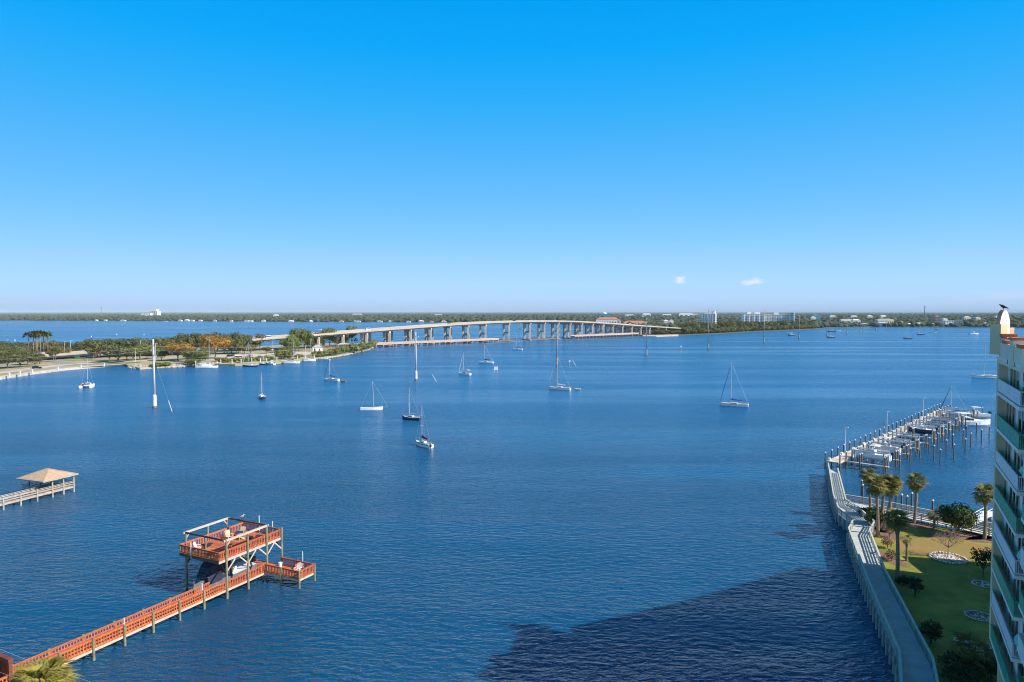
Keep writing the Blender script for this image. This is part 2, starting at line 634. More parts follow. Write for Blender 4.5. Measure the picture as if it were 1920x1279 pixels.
# along the shore
for k in range(len(FAR_SHORE) - 1):
    p, q = FAR_SHORE[k], FAR_SHORE[k + 1]
    L = (q - p).length
    if p.y < 1300 and q.y < 1300:
        continue
    nrm = Vector((-(q - p).y, (q - p).x, 0)).normalized()
    if nrm.y < 0 and abs(nrm.y) > 0.3:
        nrm = -nrm
    for i in range(int(L / 5.5)):
        o = p.lerp(q, rng.random())
        dep = 6 + rng.random() ** 1.6 * 170
        c = o + nrm * dep
        if not inside(c.x, c.y, far_poly):
            continue
        h = rng.uniform(5, 9.5) + (3.5 if rng.random() < 0.15 else 0) + dep * 0.012
        r = rng.uniform(3.5, 7)
        items.append((c.x, c.y, h * 0.5, r, h * 0.56))
# inland
for i in range(15000):
    d = 1500 * (14000 / 1500) ** (rng.random() ** 0.8)
    a = rng.uniform(-1.0, 1.0)
    x, y = a * d, d
    if not inside(x, y, far_poly):
        continue
    if -150 < x < 600 and y < 1450:
        continue
    sc = 1 + (d - 1500) / 6000
    h = rng.uniform(6, 12.5) + (4 if rng.random() < 0.12 else 0)
    items.append((x, y, h * 0.48, rng.uniform(6, 10) * sc * 1.2, h * 0.55))
o = inst(blob_cloud('far_woods', items, M_wood, 1, 0.2), 'far_woods')
tag(o, 'hazy dark green woods along the whole far shore', None, None, 'stuff')

# ------------------------------------------------------------------ island on the left
M_island = mat('island_grass', (0.24, 0.23, 0.10), 0.95, col2=(0.50, 0.42, 0.27), vscale=0.035, detail=6)
isl_px = [(-120, 728), (-40, 718), (0, 712), (60, 702.5), (120, 694.8), (180, 689.5), (235, 685.8), (242, 690), (262, 693), (300, 690.2), (352, 688.2),
          (400, 685.5), (440, 686.5), (480, 684.8), (520, 682.3), (560, 678.0), (590, 674.5), (625, 670.5), (660, 664), (690, 656.5), (703, 651.2), (706, 648)]
ISL = [at(u, v, 0) for u, v in isl_px]
isl_far = [(-118, 715), (-195, 712), (-300, 600), (-430, 480), (-560, 345), (-620, 250), (-420, 230)]
im = MB()
im.prism([(p.x, p.y) for p in ISL] + isl_far, -1.0, 1.1)
tag(im.build('causeway_island_ground', M_island), 'low grassy causeway island with sandy shore', None, None, 'structure')


def strip(name, pts, width, z, m, label=None, kind='structure', h=0.03):
    """a flat band that follows a line of points"""
    P = [Vector((p.x, p.y, 0)) for p in pts]
    Lf, Rt = [], []
    for i, p in enumerate(P):
        a = P[max(i - 1, 0)]
        b = P[min(i + 1, len(P) - 1)]
        n = Vector((-(b - a).y, (b - a).x, 0)).normalized()
        w = width[i] if isinstance(width, list) else width
        Lf.append(p + n * w / 2)
        Rt.append(p - n * w / 2)
    b = MB()
    for i in range(len(P) - 1):
        q = [Lf[i], Lf[i + 1], Rt[i + 1], Rt[i]]
        n0 = len(b.v)
        for p in q:
            b.v.append((p.x, p.y, z))
        b.f.append((n0, n0 + 3, n0 + 2, n0 + 1))
    o = b.build(name, m)
    return tag(o, label, None, None, kind)


Z1 = 1.1
M_path = mat('pale_path', (0.56, 0.49, 0.41), 0.95, var=0.12, vscale=0.15)
strip('shore_path', [at(u, v, Z1) for u, v in [(-60, 716), (0, 706), (60, 697.5), (120, 690.6), (180, 686), (235, 682.6), (262, 681)]], 4.2, Z1 + 0.03, M_path, 'pale path along the island seawall')
strip('shore_road', [at(u, v, Z1) for u, v in [(-40, 704), (20, 696.5), (75, 689.5), (125, 683.5), (187, 680.3), (235, 677.8), (290, 675.6), (350, 674), (420, 672.4), (470, 670)]], 9.0, Z1 + 0.05, M_path, 'pale road through the causeway island')
strip('side_road', [at(u, v, Z1) for u, v in [(128, 683), (104, 677), (84, 672), (70, 669)]], 9.0, Z1 + 0.07, M_asph, 'grey side road crossing the island')
strip('highway', [at(u, v, Z1) for u, v in [(-80, 672), (80, 669.5), (150, 667.4), (240, 665), (330, 662.6), (420, 660)]], 13.0, Z1 + 0.04, M_path, 'causeway highway behind the trees')
pm = MB()
pk = [at(u, v, Z1) for u, v in [(392, 675), (430, 676), (480, 674), (540, 669), (590, 664), (600, 660), (560, 660.5), (500, 663), (440, 665), (395, 667)]]
pm.add([(p.x, p.y, Z1 + 0.09) for p in pk], [tuple(range(len(pk) - 1, -1, -1))])
tag(pm.build('parking_lot', M_path), 'pale parking lot on the island behind the moored boats', None, None, 'structure')
M_grass_l = mat('bright_verge', (0.16, 0.19, 0.06), 0.95, var=0.25, vscale=0.15)
gm = MB()
gp = [at(u, v, Z1) for u, v in [(570, 668), (600, 663.5), (640, 657.5), (662, 654), (662, 659), (640, 663), (600, 668)]]
gm.add([(p.x, p.y, Z1 + 0.06) for p in gp], [tuple(range(len(gp)))])
tag(gm.build('lawn_strip', M_grass_l), 'bright green grass at the island tip', None, None, 'structure')
gm = MB()
gp = [at(u, v, Z1) for u, v in [(185, 683.0), (215, 681.0), (262, 678.6), (262, 680.5), (215, 683.8)]]
gm.add([(p.x, p.y, Z1 + 0.06) for p in gp], [tuple(range(len(gp)))])
tag(gm.build('verge_grass', M_grass_l), 'small green verge under the dark oak', None, None, 'structure')

# seawall and riprap
sm = MB()
sw = [at(u, v, 0) for u, v in isl_px[0:7]]
for p, q in zip(sw[:-1], sw[1:]):
    sm.bar((p.x, p.y - 0.25, 0.45), (q.x, q.y - 0.25, 0.45), 0.5, 1.7)
tag(sm.build('island_seawall', M_conc), 'low concrete seawall along the left shore of the island', 'seawall')
M_rock = mat('riprap_rock', (0.40, 0.36, 0.31), 0.95, var=0.35, vscale=0.6)
items = []
rp = [at(u, v, 0) for u, v in [(241, 690), (262, 692.5), (300, 690), (352, 688), (400, 685.5)]]
for p, q in zip(rp[:-1], rp[1:]):
    for i in range(int((q - p).length * 4.5)):
        c = p.lerp(q, rng.random())
        dp = rng.random() ** 1.5 * 9
        items.append((c.x + rng.uniform(-1, 1), c.y + dp - 0.8, min(0.2 + dp * 0.25, 1.2), rng.uniform(0.5, 1.2), rng.uniform(0.4, 0.9)))
rp = [at(u, v, 0) for u, v in [(590, 674.5), (625, 670.5), (660, 664), (690, 656.5), (703, 651.2)]]
for p, q in zip(rp[:-1], rp[1:]):
    for i in range(int((q - p).length * 1.6)):
        c = p.lerp(q, rng.random())
        items.append((c.x + rng.uniform(-1.2, 0.6), c.y + rng.uniform(-.5, 1), rng.uniform(0, 0.7), rng.uniform(0.5, 1.1), rng.uniform(0.4, 0.8)))
tag(inst(blob_cloud('riprap', items, M_rock, 1, 0.18), 'riprap'), 'pale riprap boulders along the island shore', None, None, 'stuff')

# ------------------------------------------------------------------ bridges
BR0, BRD = Vector((-129, 662, 0)), Vector((303, 317, 0))
BRL = BRD.length
BD = BRD.normalized()
BN = Vector((-BD.y, BD.x, 0))            # away from the camera
PROF = [(-1.05, 1.8), (-0.80, 2.6), (-0.62, 5.0), (-0.45, 8.6), (-0.287, 11.6), (-0.137, 14.6), (0.0, 17.2), (0.2, 21.0), (0.34, 22.9), (0.45, 23.5), (0.56, 23.6), (0.66, 23.0), (0.80, 20.6),
        (0.92, 17.8), (1.05, 14.6), (1.26, 9.9), (1.5, 5.2), (1.7, 2.2)]


def prof(t):
    for (a, za), (b, zb) in zip(PROF[:-1], PROF[1:]):
        if a <= t <= b:
            k = (t - a) / (b - a)
            return za + (zb - za) * k
    return PROF[-1][1]


def sm_prof(t):
    return sum(prof(t + e) for e in (-0.05, -0.025, 0, 0.025, 0.05)) / 5


PIER_T = [-0.15, -0.092, -0.033, 0.027, 0.087, 0.147, 0.207, 0.267, 0.327, 0.414, 0.497, 0.557, 0.617, 0.672, 0.727, 0.780, 0.833, 0.886, 0.938, 0.992, 1.045, 1.098, 1.15, 1.2]
M_bdeck = mat('bridge_roadway', (0.36, 0.32, 0.28), 0.9, var=0.12, vscale=0.05)
M_bpar = mat('bridge_barrier', (0.46, 0.40, 0.34), 0.85, var=0.12, vscale=0.08)
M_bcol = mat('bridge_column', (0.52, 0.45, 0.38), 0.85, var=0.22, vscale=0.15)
for bi, (off, lab) in enumerate([(4.0, 'nearer of the two long concrete causeway bridges with tall column piers'), (17.5, 'farther of the two long concrete causeway bridges, half hidden behind the nearer')]):
    root = thing('causeway_bridge', lab, 'bridge', BR0 + BN * off, 0, 'twin causeway bridges')
    org = root.location.copy()
    ts = np.linspace(-1.0, 1.6, 105)
    Wd = 12.0
    dk, gd, pa, pb = MB(), MB(), MB(), MB()

    def sect(mb, o0, o1, z0, z1):
        rings = []
        for t in ts:
            c = BRD * t
            z = sm_prof(t)
            rings.append([(c.x + BN.x * o0, c.y + BN.y * o0, z + z0), (c.x + BN.x * o1, c.y + BN.y * o1, z + z0),
                          (c.x + BN.x * o1, c.y + BN.y * o1, z + z1), (c.x + BN.x * o0, c.y + BN.y * o0, z + z1)])
        mb.loft(rings)
    sect(dk, -Wd / 2, Wd / 2, -1.25, -0.85)
    dk.build('roadway', M_bdeck, root)
    for o_ in (-4.4, -1.5, 1.5, 4.4):
        g_ = MB()
        sect(g_, o_ - 0.35, o_ + 0.35, -2.75, -1.26)
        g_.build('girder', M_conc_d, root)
    for o_ in (-Wd / 2, Wd / 2):
        g_ = MB()
        sect(g_, o_ - 0.22, o_ + 0.22, -1.55, 0.15)
        g_.build('barrier', M_bpar, root)
    for t in PIER_T:
        t = t + (0.030 if bi else 0.0)
        c = BRD * t
        z = sm_prof(t) - 2.77
        if z < 3:
            continue
        pr = MB()
        cap = MB()
        cap.bar((c.x - BN.x * 5.6, c.y - BN.y * 5.6, z - 0.75), (c.x + BN.x * 5.6, c.y + BN.y * 5.6, z - 0.75), 1.7, 1.5)
        cp = cap.build('pier', M_bcol, root)
        for s_ in (-4.2, 4.2):
            cl = MB()
            cl.bar((c.x + BN.x * s_, c.y + BN.y * s_, -1.5), (c.x + BN.x * s_, c.y + BN.y * s_, z - 1.5), 2.1, 2.4)
            cl.build('column', M_bcol, cp)
        if z > 9:
            st = MB()
            st.bar((c.x - BN.x * 3.3, c.y - BN.y * 3.3, z * 0.47), (c.x + BN.x * 3.3, c.y + BN.y * 3.3, z * 0.47), 1.2, 1.5)
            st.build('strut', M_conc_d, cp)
        ft = MB()
        ft.bar((c.x - BN.x * 6, c.y - BN.y * 6, 0.3), (c.x + BN.x * 6, c.y + BN.y * 6, 0.3), 3.4, 1.5)
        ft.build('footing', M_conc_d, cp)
# navigation fender between the main piers
for k, (ta, tb, o_) in enumerate([(0.345, 0.42, -6.0), (0.49, 0.60, -6.0)]):
    f_ = MB()
    a_, b_ = BR0 + BRD * ta + BN * o_, BR0 + BRD * tb + BN * o_
    f_.bar((a_.x, a_.y, 1.2), (b_.x, b_.y, 1.2), 0.8, 1.4)
    n_ = int((b_ - a_).length / 3)
    for i in range(n_ + 1):
        p = a_.lerp(b_, i / n_)
        f_.tube((p.x, p.y, -1), (p.x, p.y, 2.6), 0.3, 0.3, 6)
    tag(f_.build('channel_fender', M_pile), ['dark timber fender left of the bridge channel', 'dark timber fender right of the bridge channel'][k], 'fender', 'channel fenders')

# fishing piers (old low bridge)
M_fp = mat('fishing_pier_deck', (0.50, 0.36, 0.29), 0.85, var=0.15, vscale=0.1)
for ta, tb, lab in [(-0.03, 0.345, 'low fishing pier in front of the left bridge piers'), (0.655, 0.985, 'low fishing pier in front of the right bridge piers')]:
    a_, b_ = BR0 + BRD * ta - BN * 10, BR0 + BRD * tb - BN * 10
    root = thing('fishing_pier', lab, 'pier', a_, 0, 'fishing piers')
    v = b_ - a_
    d_ = MB()
    d_.bar((0, 0, 3.2), (v.x, v.y, 3.2), 7.0, 0.9)
    d_.build('deck', M_fp, root)
    for s_ in (-3.4, 3.4):
        r_ = MB()
        o_ = BN * s_
        r_.bar((o_.x, o_.y, 4.25), (v.x + o_.x, v.y + o_.y, 4.25), 0.25, 1.15)
        r_.build('parapet', M_fp, root)
    n_ = int(v.length / 7.5)
    pme = None
    for i in range(n_ + 1):
        p = v * ((i + 0.1) / (n_ + 0.2))
        c_ = MB()
        c_.bar((p.x - BN.x * 3.3, p.y - BN.y * 3.3, 2.35), (p.x + BN.x * 3.3, p.y + BN.y * 3.3, 2.35), 0.9, 0.8)
        pc = c_.build('bent', M_conc_d, root)
        for s_ in (-3, 0, 3):
            q = p + BN * s_
            if pme is None:
                pme = MB().bar((0, 0, -1), (0, 0, 1.95), 0.7, 0.7).mesh('pile', M_conc_d)
            inst(pme, 'pile', pc, (q.x, q.y, 0))

# ------------------------------------------------------------------ transmission poles and cables
POLE_P = [Vector((-205, 144, 0))] + [at(u, v) for u, v in [(290, 765), (780, 713), (1044, 685), (1212, 667), (1328, 654.5), (1432, 642.5), (1498, 635), (1550, 630), (1588, 626), (1617, 622.3), (1642, 619.5), (1662, 617.6)]]
POLE_H = [24, 24.4, 24, 25.5, 29.6, 36.6, 37, 29.6, 22, 22, 20, 19, 19]
M_pole = mat('spun_concrete_pole', (0.60, 0.58, 0.55), 0.8, var=0.1, vscale=0.4)
M_pole2 = mat('grey_pole', (0.36, 0.34, 0.31), 0.85, var=0.15, vscale=0.3)
ARMZ = [2.0, 3.6, 5.6]
plist = []
for k, (p, h) in enumerate(zip(POLE_P, POLE_H)):
    if k == 0:
        continue
    root = thing('transmission_pole', '', 'pole', p, 0, 'transmission poles standing in the river')
    plist.append(root)
    near = k in (1, 2)
    pm_ = M_pole if near else M_pole2
    MB().tube((0, 0, 4.5), (0, 0, h), 0.44 if k < 8 else 0.4, 0.26, 10).build('shaft', pm_, root, True)
    MB().lathe((0, 0, 0), [(0.72, -1.5), (0.72, 4.0), (0.62, 4.5), (0.42, 4.8)], 10).build('foundation', M_pole if near else M_conc_d, root)
    MB().lathe((0, 0, 0), [(0.75, -1.2), (0.75, 0.7)], 10).build('tide_mark', M_pile, root)
    for j, az in enumerate(ARMZ):
        s_ = -1 if j % 2 else 1
        MB().bar((0, 0, h - az), (s_ * 1.5, -s_ * 1.2, h - az + 0.25), 0.16, 0.16).build('arm', M_pole2, root)
        MB().tube((s_ * 1.5, -s_ * 1.2, h - az + 0.2), (s_ * 1.5, -s_ * 1.2, h - az - 0.55), 0.12, 0.12, 6).build('insulator', M_conc_l, root)
    if k in (1, 2, 3):
        e = Vector((11.5, -10.5, 0))
        w_ = MB().tube((0, 0, h - 6), e * 0.62 + Vector((0, 0, (h - 6) * 0.38)), 0.022, 0.022, 4).tube(e * 0.62 + Vector((0, 0, (h - 6) * 0.38)), e, 0.025, 0.025, 4)
        w_.build('guy_wire', M_steel, root)
        MB().tube(e * 0.80 + Vector((0, 0, (h - 6) * 0.20)), e * 0.99 + Vector((0, 0, 0.2)), 0.10, 0.10, 6).build('guy_sleeve', M_conc_l, root)
number_labels(plist, 'tall slim concrete transmission pole standing in the river, #')
plist[0]['label'] = 'nearest tall white transmission pole standing in the river, at far left'
for j, az in enumerate(ARMZ):
    s_ = -1 if j % 2 else 1
    pts = []
    for k in range(len(POLE_P) - 1):
        a_ = POLE_P[k] + Vector((s_ * 1.5, -s_ * 1.2, POLE_H[k] - az - 0.5))
        b_ = POLE_P[k + 1] + Vector((s_ * 1.5, -s_ * 1.2, POLE_H[k + 1] - az - 0.5))
        for i in range(12):
            t = i / 12
            q = a_.lerp(b_, t)
            q.z -= 4 * 2.2 * t * (1 - t)
            pts.append(q)
    o = MB().path(pts, 0.035, 4).build('power_cable', M_steel)
    tag(o, ['topmost', 'middle', 'lowest'][j] + ' power cable strung along the transmission poles', 'cable', 'transmission cables')

# ------------------------------------------------------------------ trees
def crown_mesh(name, m, lobes, n, leaf, seed, core=0.72, flat=0.0):
    """foliage: many small leaf faces spread through a few uneven lobes, over a rough dark core"""
    r = random.Random(seed)
    b = MB()
    for (cx, cy, cz, rx, ry, rz) in lobes:
        ico = bmesh.new()
        bmesh.ops.create_icosphere(ico, subdivisions=1, radius=1.0)
        vs = []
        for v in ico.verts:
            k = core * r.uniform(0.75, 1.15)
            vs.append((cx + v.co.x * rx * k, cy + v.co.y * ry * k, cz + v.co.z * rz * k))
        b.add(vs, [tuple(v.index for v in f.verts) for f in ico.faces])
        ico.free()
    vol = [l[3] * l[4] + l[3] * l[5] for l in lobes]
    tot = sum(vol)
    for (cx, cy, cz, rx, ry, rz), w in zip(lobes, vol):
        for i in range(int(n * w / tot)):
            d = Vector((r.gauss(0, 1), r.gauss(0, 1), r.gauss(0, 1))).normalized()
            if d.z < -0.5 and r.random() < 0.7:
                d.z = -d.z
            k = r.uniform(0.62, 1.12)
            c = Vector((cx + d.x * rx * k, cy + d.y * ry * k, cz + d.z * rz * k))
            nn = (d + Vector((r.uniform(-1, 1), r.uniform(-1, 1), r.uniform(-0.4, 1.0))) * 0.8).normalized()
            a = nn.orthogonal().normalized()
            a = (Matrix.Rotation(r.uniform(0, 6.28), 3, nn) @ a)
            q = nn.cross(a)
            s1, s2 = leaf * r.uniform(0.6, 1.3), leaf * r.uniform(0.4, 0.8)
            b.add([c - a * s1, c - q * s2, c + a * s1, c + q * s2], [(0, 1, 2, 3)])
    return b.mesh(name, m)


def lobe_set(seed, r0, h0, k, squash=0.75, base=0.35):
    """lobes of a crown of radius r0 between base*h0 and h0"""
    r = random.Random(seed)
    out = [(0, 0, h0 * (base + 1) / 2, r0 * 0.72, r0 * 0.72, h0 * (1 - base) * 0.48)]
    for i in range(k):
        a = 6.28 * i / k + r.uniform(-0.4, 0.4)
        d = r0 * r.uniform(0.45, 0.72)
        rr = r0 * r.uniform(0.36, 0.52)
        z = h0 * (base + (1 - base) * r.uniform(0.3, 0.78))
        out.append((math.cos(a) * d, math.sin(a) * d, z, rr, rr, rr * squash))
    return out


def trunk_mesh(h, r, seed, m=None, limbs=4, spread=1.5):
    q = random.Random(seed)
    b = MB()
    b.tube((0, 0, -0.4), (0.1, 0.05, h * 0.5), r, r * 0.75, 7)
    for i in range(limbs):
        a = 6.28 * i / limbs + q.uniform(-.4, .4)
        b.tube((0.1, 0.05, h * 0.45), (math.cos(a) * spread, math.sin(a) * spread, h), r * 0.6, r * 0.2, 5)
    return b.mesh('trunk', m or M_trunk)


L_oak = leafmat('oak_leaves', (0.075, 0.092, 0.032), (0.19, 0.19, 0.075))
L_green = leafmat('green_leaves', (0.10, 0.14, 0.034), (0.25, 0.27, 0.08))
L_olive = leafmat('olive_leaves', (0.12, 0.12, 0.045), (0.24, 0.205, 0.085))
L_orange = leafmat('orange_leaves', (0.30, 0.16, 0.022), (0.46, 0.29, 0.055), rnd=0.12)
L_shrub = leafmat('shrub_leaves', (0.14, 0.165, 0.03), (0.27, 0.26, 0.06))
L_mang = leafmat('mangrove_leaves', (0.085, 0.10, 0.03), (0.20, 0.19, 0.065))
L_palm = leafmat('palm_leaves', (0.075, 0.095, 0.022), (0.22, 0.20, 0.05), rnd=0.15, vscale=1.0)
PROTO = {}


def protos(kind, m, r0, h0, leaf, n, k, base, variants=3, squash=0.75, limbs=4):
    PROTO[kind] = []
    for s in range(variants):
        cm_ = crown_mesh(kind + '_crown', m, lobe_set(s * 7 + hash_(kind), r0, h0, k, squash, base), n, leaf, s + 5)
        tm_ = trunk_mesh(h0 * (base + 0.2), 0.045 * r0 + 0.06, s, None, limbs, r0 * 0.45)
        PROTO[kind].append((cm_, tm_))


def hash_(t):
    return sum(ord(c) * (i + 1) for i, c in enumerate(t)) % 97


protos('oak', L_oak, 5.5, 8.0, 0.42, 1100, 8, 0.28)
protos('green', L_green, 5.0, 10.0, 0.42, 1100, 8, 0.22)
protos('olive', L_olive, 4.5, 6.5, 0.40, 800, 7, 0.25)
protos('orange', L_orange, 6.5, 9.0, 0.42, 1200, 9, 0.38)
protos('shrub', L_shrub, 3.0, 3.0, 0.32, 500, 6, 0.02)
protos('mangrove', L_mang, 5.0, 6.0, 0.5, 700, 7, 0.05)
protos('pine', L_oak, 4.0, 13.0, 0.45, 800, 7, 0.35)


def tree(kind, loc, h=None, wid=None, name='tree', label='', cat='tree', group=None):
    cm_, tm_ = random.choice(PROTO[kind])
    H0 = {'oak': 8.0, 'green': 10.0, 'olive': 6.5, 'orange': 9.0, 'shrub': 3.0, 'mangrove': 6.0, 'pine': 13.0}[kind]
    R0 = {'oak': 5.5, 'green': 5.0, 'olive': 4.5, 'orange': 6.5, 'shrub': 3.0, 'mangrove': 5.0, 'pine': 4.0}[kind]
    h = h * 1.2 if h else h
    wid = wid * 1.1 if wid else wid
    sz = (h / H0) if h else random.uniform(0.85, 1.15)
    sx = (wid / (2 * R0)) if wid else sz * random.uniform(0.9, 1.15)
    root = thing(name, label, cat, loc, random.uniform(0, 6.28), group)
    inst(cm_, 'crown', root, None, 0, (sx, sx, sz))
    inst(tm_, 'trunk', root, None, 0, (sx, sx, sz))
    return root


# small fan palms seen from afar
def far_palm_mesh(seed):
    r = random.Random(seed)
    b = MB()
    for i in range(30):
        a = r.uniform(0, 6.28)
        e = r.uniform(-0.7, 1.2)
        d = Vector((math.cos(a) * math.cos(e), math.sin(a) * math.cos(e), math.sin(e)))
        s = d.cross(Vector((0, 0, 1)))
        s = s.normalized() if s.length > 0.05 else Vector((1, 0, 0))
        L = r.uniform(1.3, 1.9)
        p0, p1, p2 = d * 0.2, d * L * 0.6, d * L + Vector((0, 0, -0.45))
        b.add([p0, p1 + s * 0.42, p2, p1 - s * 0.42], [(0, 1, 2, 3)])
    return b.mesh('crown', L_palm)


FPM = [far_palm_mesh(s) for s in range(4)]
FPT = MB().tube((0, 0, -0.3), (0.05, 0, 0.98), 0.02, 0.015, 6).mesh('trunk', M_palmtr)


def far_palm(loc, h, label='', group=None, s=1.0):
    root = thing('palm_tree', label, 'palm', loc, random.uniform(0, 6), group)
    inst(random.choice(FPM), 'crown', root, (0.045 * h, 0, h), 0, s)
    inst(FPT, 'trunk', root, None, 0, (h * 0.9, h * 0.9, h * 1.05))
    return root


G = Z1
groups = {k: [] for k in ('oak', 'green', 'olive', 'orange', 'shrub', 'palm')}


def put(kind, u, v, h=None, wid=None):
    o = tree(kind, at(u, v, G), h, wid, {'oak': 'oak_tree', 'green': 'broadleaf_tree', 'olive': 'olive_green_tree', 'orange': 'autumn_tree', 'shrub': 'shrub'}[kind],
             cat='shrub' if kind == 'shrub' else 'tree')
    groups[kind].append(o)
    return o


# dense dark trees at the left edge
for (u, v, h, w) in [(-30, 698, 8, 12), (-8, 694, 8.5, 12), (14, 691, 8.5, 11), (38, 689, 8.0, 11), (52, 684, 7.5, 10), (8, 682, 8.5, 12), (-20, 686, 9, 13), (34, 679, 8, 12), (66, 687, 5.0, 7), (74, 683, 4.5, 7), (70, 679, 5.5, 8), (22, 674, 8, 12), (-6, 676, 8.5, 13), (46, 672, 8, 12)]:
    put('oak', u, v, h, w)
# back row along the far edge of the island
rr = random.Random(4)
for u in range(-40, 240, 9):
    if 142 < u < 168 or u > 225:
        continue
    put(rr.choice(['oak', 'oak', 'olive']), u + rr.uniform(-3, 3), 669 - u * 0.006 + rr.uniform(-1, 1.2), rr.uniform(7.5, 9.5), rr.uniform(9, 13))
for (u, v, h, w) in [(100, 675, 6, 8), (120, 672.5, 6.5, 10), (150, 670.5, 5, 8), (175, 672, 6, 9), (108, 671, 7, 9)]:
    put('olive', u, v, h, w)
for (u, v, h, w) in [(222, 679.5, 9.5, 18), (205, 677, 7, 9), (238, 676, 8, 11), (170, 669, 10.5, 15), (188, 669, 10.8, 16), (208, 669, 10.5, 15), (156, 669.5, 9.5, 13)]:
    put('oak', u, v, h, w)
put('orange', 216, 668, 9, 8)
for (u, v, h, w) in [(250, 676, 8, 11), (262, 674.5, 9, 11), (276, 674, 9, 10), (303, 676.5, 6.5, 8), (296, 672, 7, 9), (252, 668, 11, 12), (312, 668, 10, 13)]:
    put('green', u, v, h, w)
for (u, v, h, w) in [(244, 668.5, 11.0, 14), (256, 668, 11.5, 14), (272, 668, 11, 14), (288, 667.5, 10.5, 14), (305, 667, 11, 14), (322, 666.5, 11.2, 14), (338, 666, 12, 14), (352, 665.5, 13.5, 15), (367, 665, 14, 14), (380, 664.5, 12.8, 15), (396, 664, 13.2, 15)]:
    put(rr.choice(['oak', 'olive', 'oak']), u, v, h, w)
put('orange', 334, 676.5, 10.0, 17)
put('orange', 350, 674.5, 8.5, 11)
put('orange', 404, 673, 14.0, 19)
put('orange', 390, 669, 10.5, 12)
for (u, v, h, w) in [(362, 681.5, 7.0, 11), (375, 682, 6.5, 9), (352, 678, 7, 9), (385, 676, 7, 10)]:
    put('green', u, v, h, w)
for (u, v, h, w) in [(420, 664, 13.5, 15), (434, 663.5, 13.6, 15), (447, 663, 13, 15), (459, 662.5, 11.8, 12), (426, 664, 8, 10), (444, 664, 7.5, 10)]:
    put('oak', u, v, h, w)
for (u, v, h, w) in [(487, 658, 11.5, 8), (500, 663.5, 4.5, 7), (474, 656, 9, 8), (470, 664, 6, 9)]:
    put('olive', u, v, h, w)
for (u, v, h, w) in [(547, 661, 13.5, 11), (560, 659, 16.0, 13), (572, 658.5, 15.5, 12), (536, 661.5, 9.5, 10), (553, 663.5, 8, 10), (598, 653, 13.0, 11), (608, 652, 14.0, 11), (618, 651, 15.0, 12), (648, 648, 11.5, 10), (660, 647.5, 16.0, 10), (638, 649, 10, 9), (630, 650, 8, 9)]:
    put('green', u, v, h, w)
for (u, v, h, w) in [(525, 665, 4.5, 7), (540, 665.5, 5, 8), (580, 655, 7, 8), (590, 652, 8, 8)]:
    put('oak', u, v, h, w)
# shrubs at the waterfront
for (u, v, h, w) in [(300, 686.5, 1.8, 7), (290, 687.5, 1.5, 6), (312, 686, 1.8, 6), (357, 684.5, 3.2, 6), (365, 685, 3.0, 6), (412, 678.5, 2.5, 7), (424, 679.5, 2.5, 7), (440, 679, 2.5, 6), (457, 679.5, 3, 7), (470, 678, 2.5, 6), (484, 677, 2.5, 6), (505, 676.5, 3, 7), (526, 673.5, 5, 8), (534, 673, 5.5, 8), (542, 673.5, 4.5, 7), (560, 672, 2.5, 7),
                     (595, 670, 4, 9), (606, 669, 3.5, 8), (619, 667, 4, 8), (628, 666.5, 4.5, 9), (637, 664.5, 5, 9), (647, 662.5, 5.5, 9), (655, 660.8, 5.5, 9), (663, 661, 6.5, 10), (671, 660, 6, 10), (679, 657.5, 4, 9), (687, 655, 4.5, 9), (694, 653, 4, 8), (699, 650.5, 5, 9)]:
    put('shrub', u, v, h, w)
for u, v, h in [(56, 672, 16.5), (62, 672, 17), (67, 672, 17.5), (72, 671.5, 17), (77, 671.5, 17.5), (83, 671, 17), (89, 671, 16.5), (63, 680, 6.5), (101, 680, 7.5), (104, 678.5, 7), (180, 676, 6.5), (186, 675.5, 6), (176, 674, 6.5), (310, 668, 9), (585, 651, 8), (603, 650, 7.5), (652, 650, 7), (628, 652, 7), (640, 651, 6.5), (322, 663, 9), (278, 667, 10), (668, 649, 6)]:
    groups['palm'].append(far_palm(at(u, v, G), h, s=2.2 if h > 15 else 1.5))
number_labels(groups['oak'], 'dark broad-crowned oak on the causeway island, # such oak')
number_labels(groups['green'], 'bright green leafy tree on the causeway island, # of these')
number_labels(groups['olive'], 'small dull olive tree on the causeway island, # of these')
number_labels(groups['orange'], 'orange autumn tree on the causeway island, # orange tree')
number_labels(groups['shrub'], 'low yellow-green shrub on the island shore, # shrub there')
number_labels(groups['palm'], 'thin fan palm on the causeway island, # palm there')
for k, g in groups.items():
    for o in g:
        o['group'] = {'oak': 'island oaks', 'green': 'leafy green island trees', 'olive': 'olive island trees', 'orange': 'orange island trees', 'shrub': 'island shore shrubs', 'palm': 'island palms'}[k]
        o['label'] = o['label'].replace('leftmost of these', 'leftmost one')

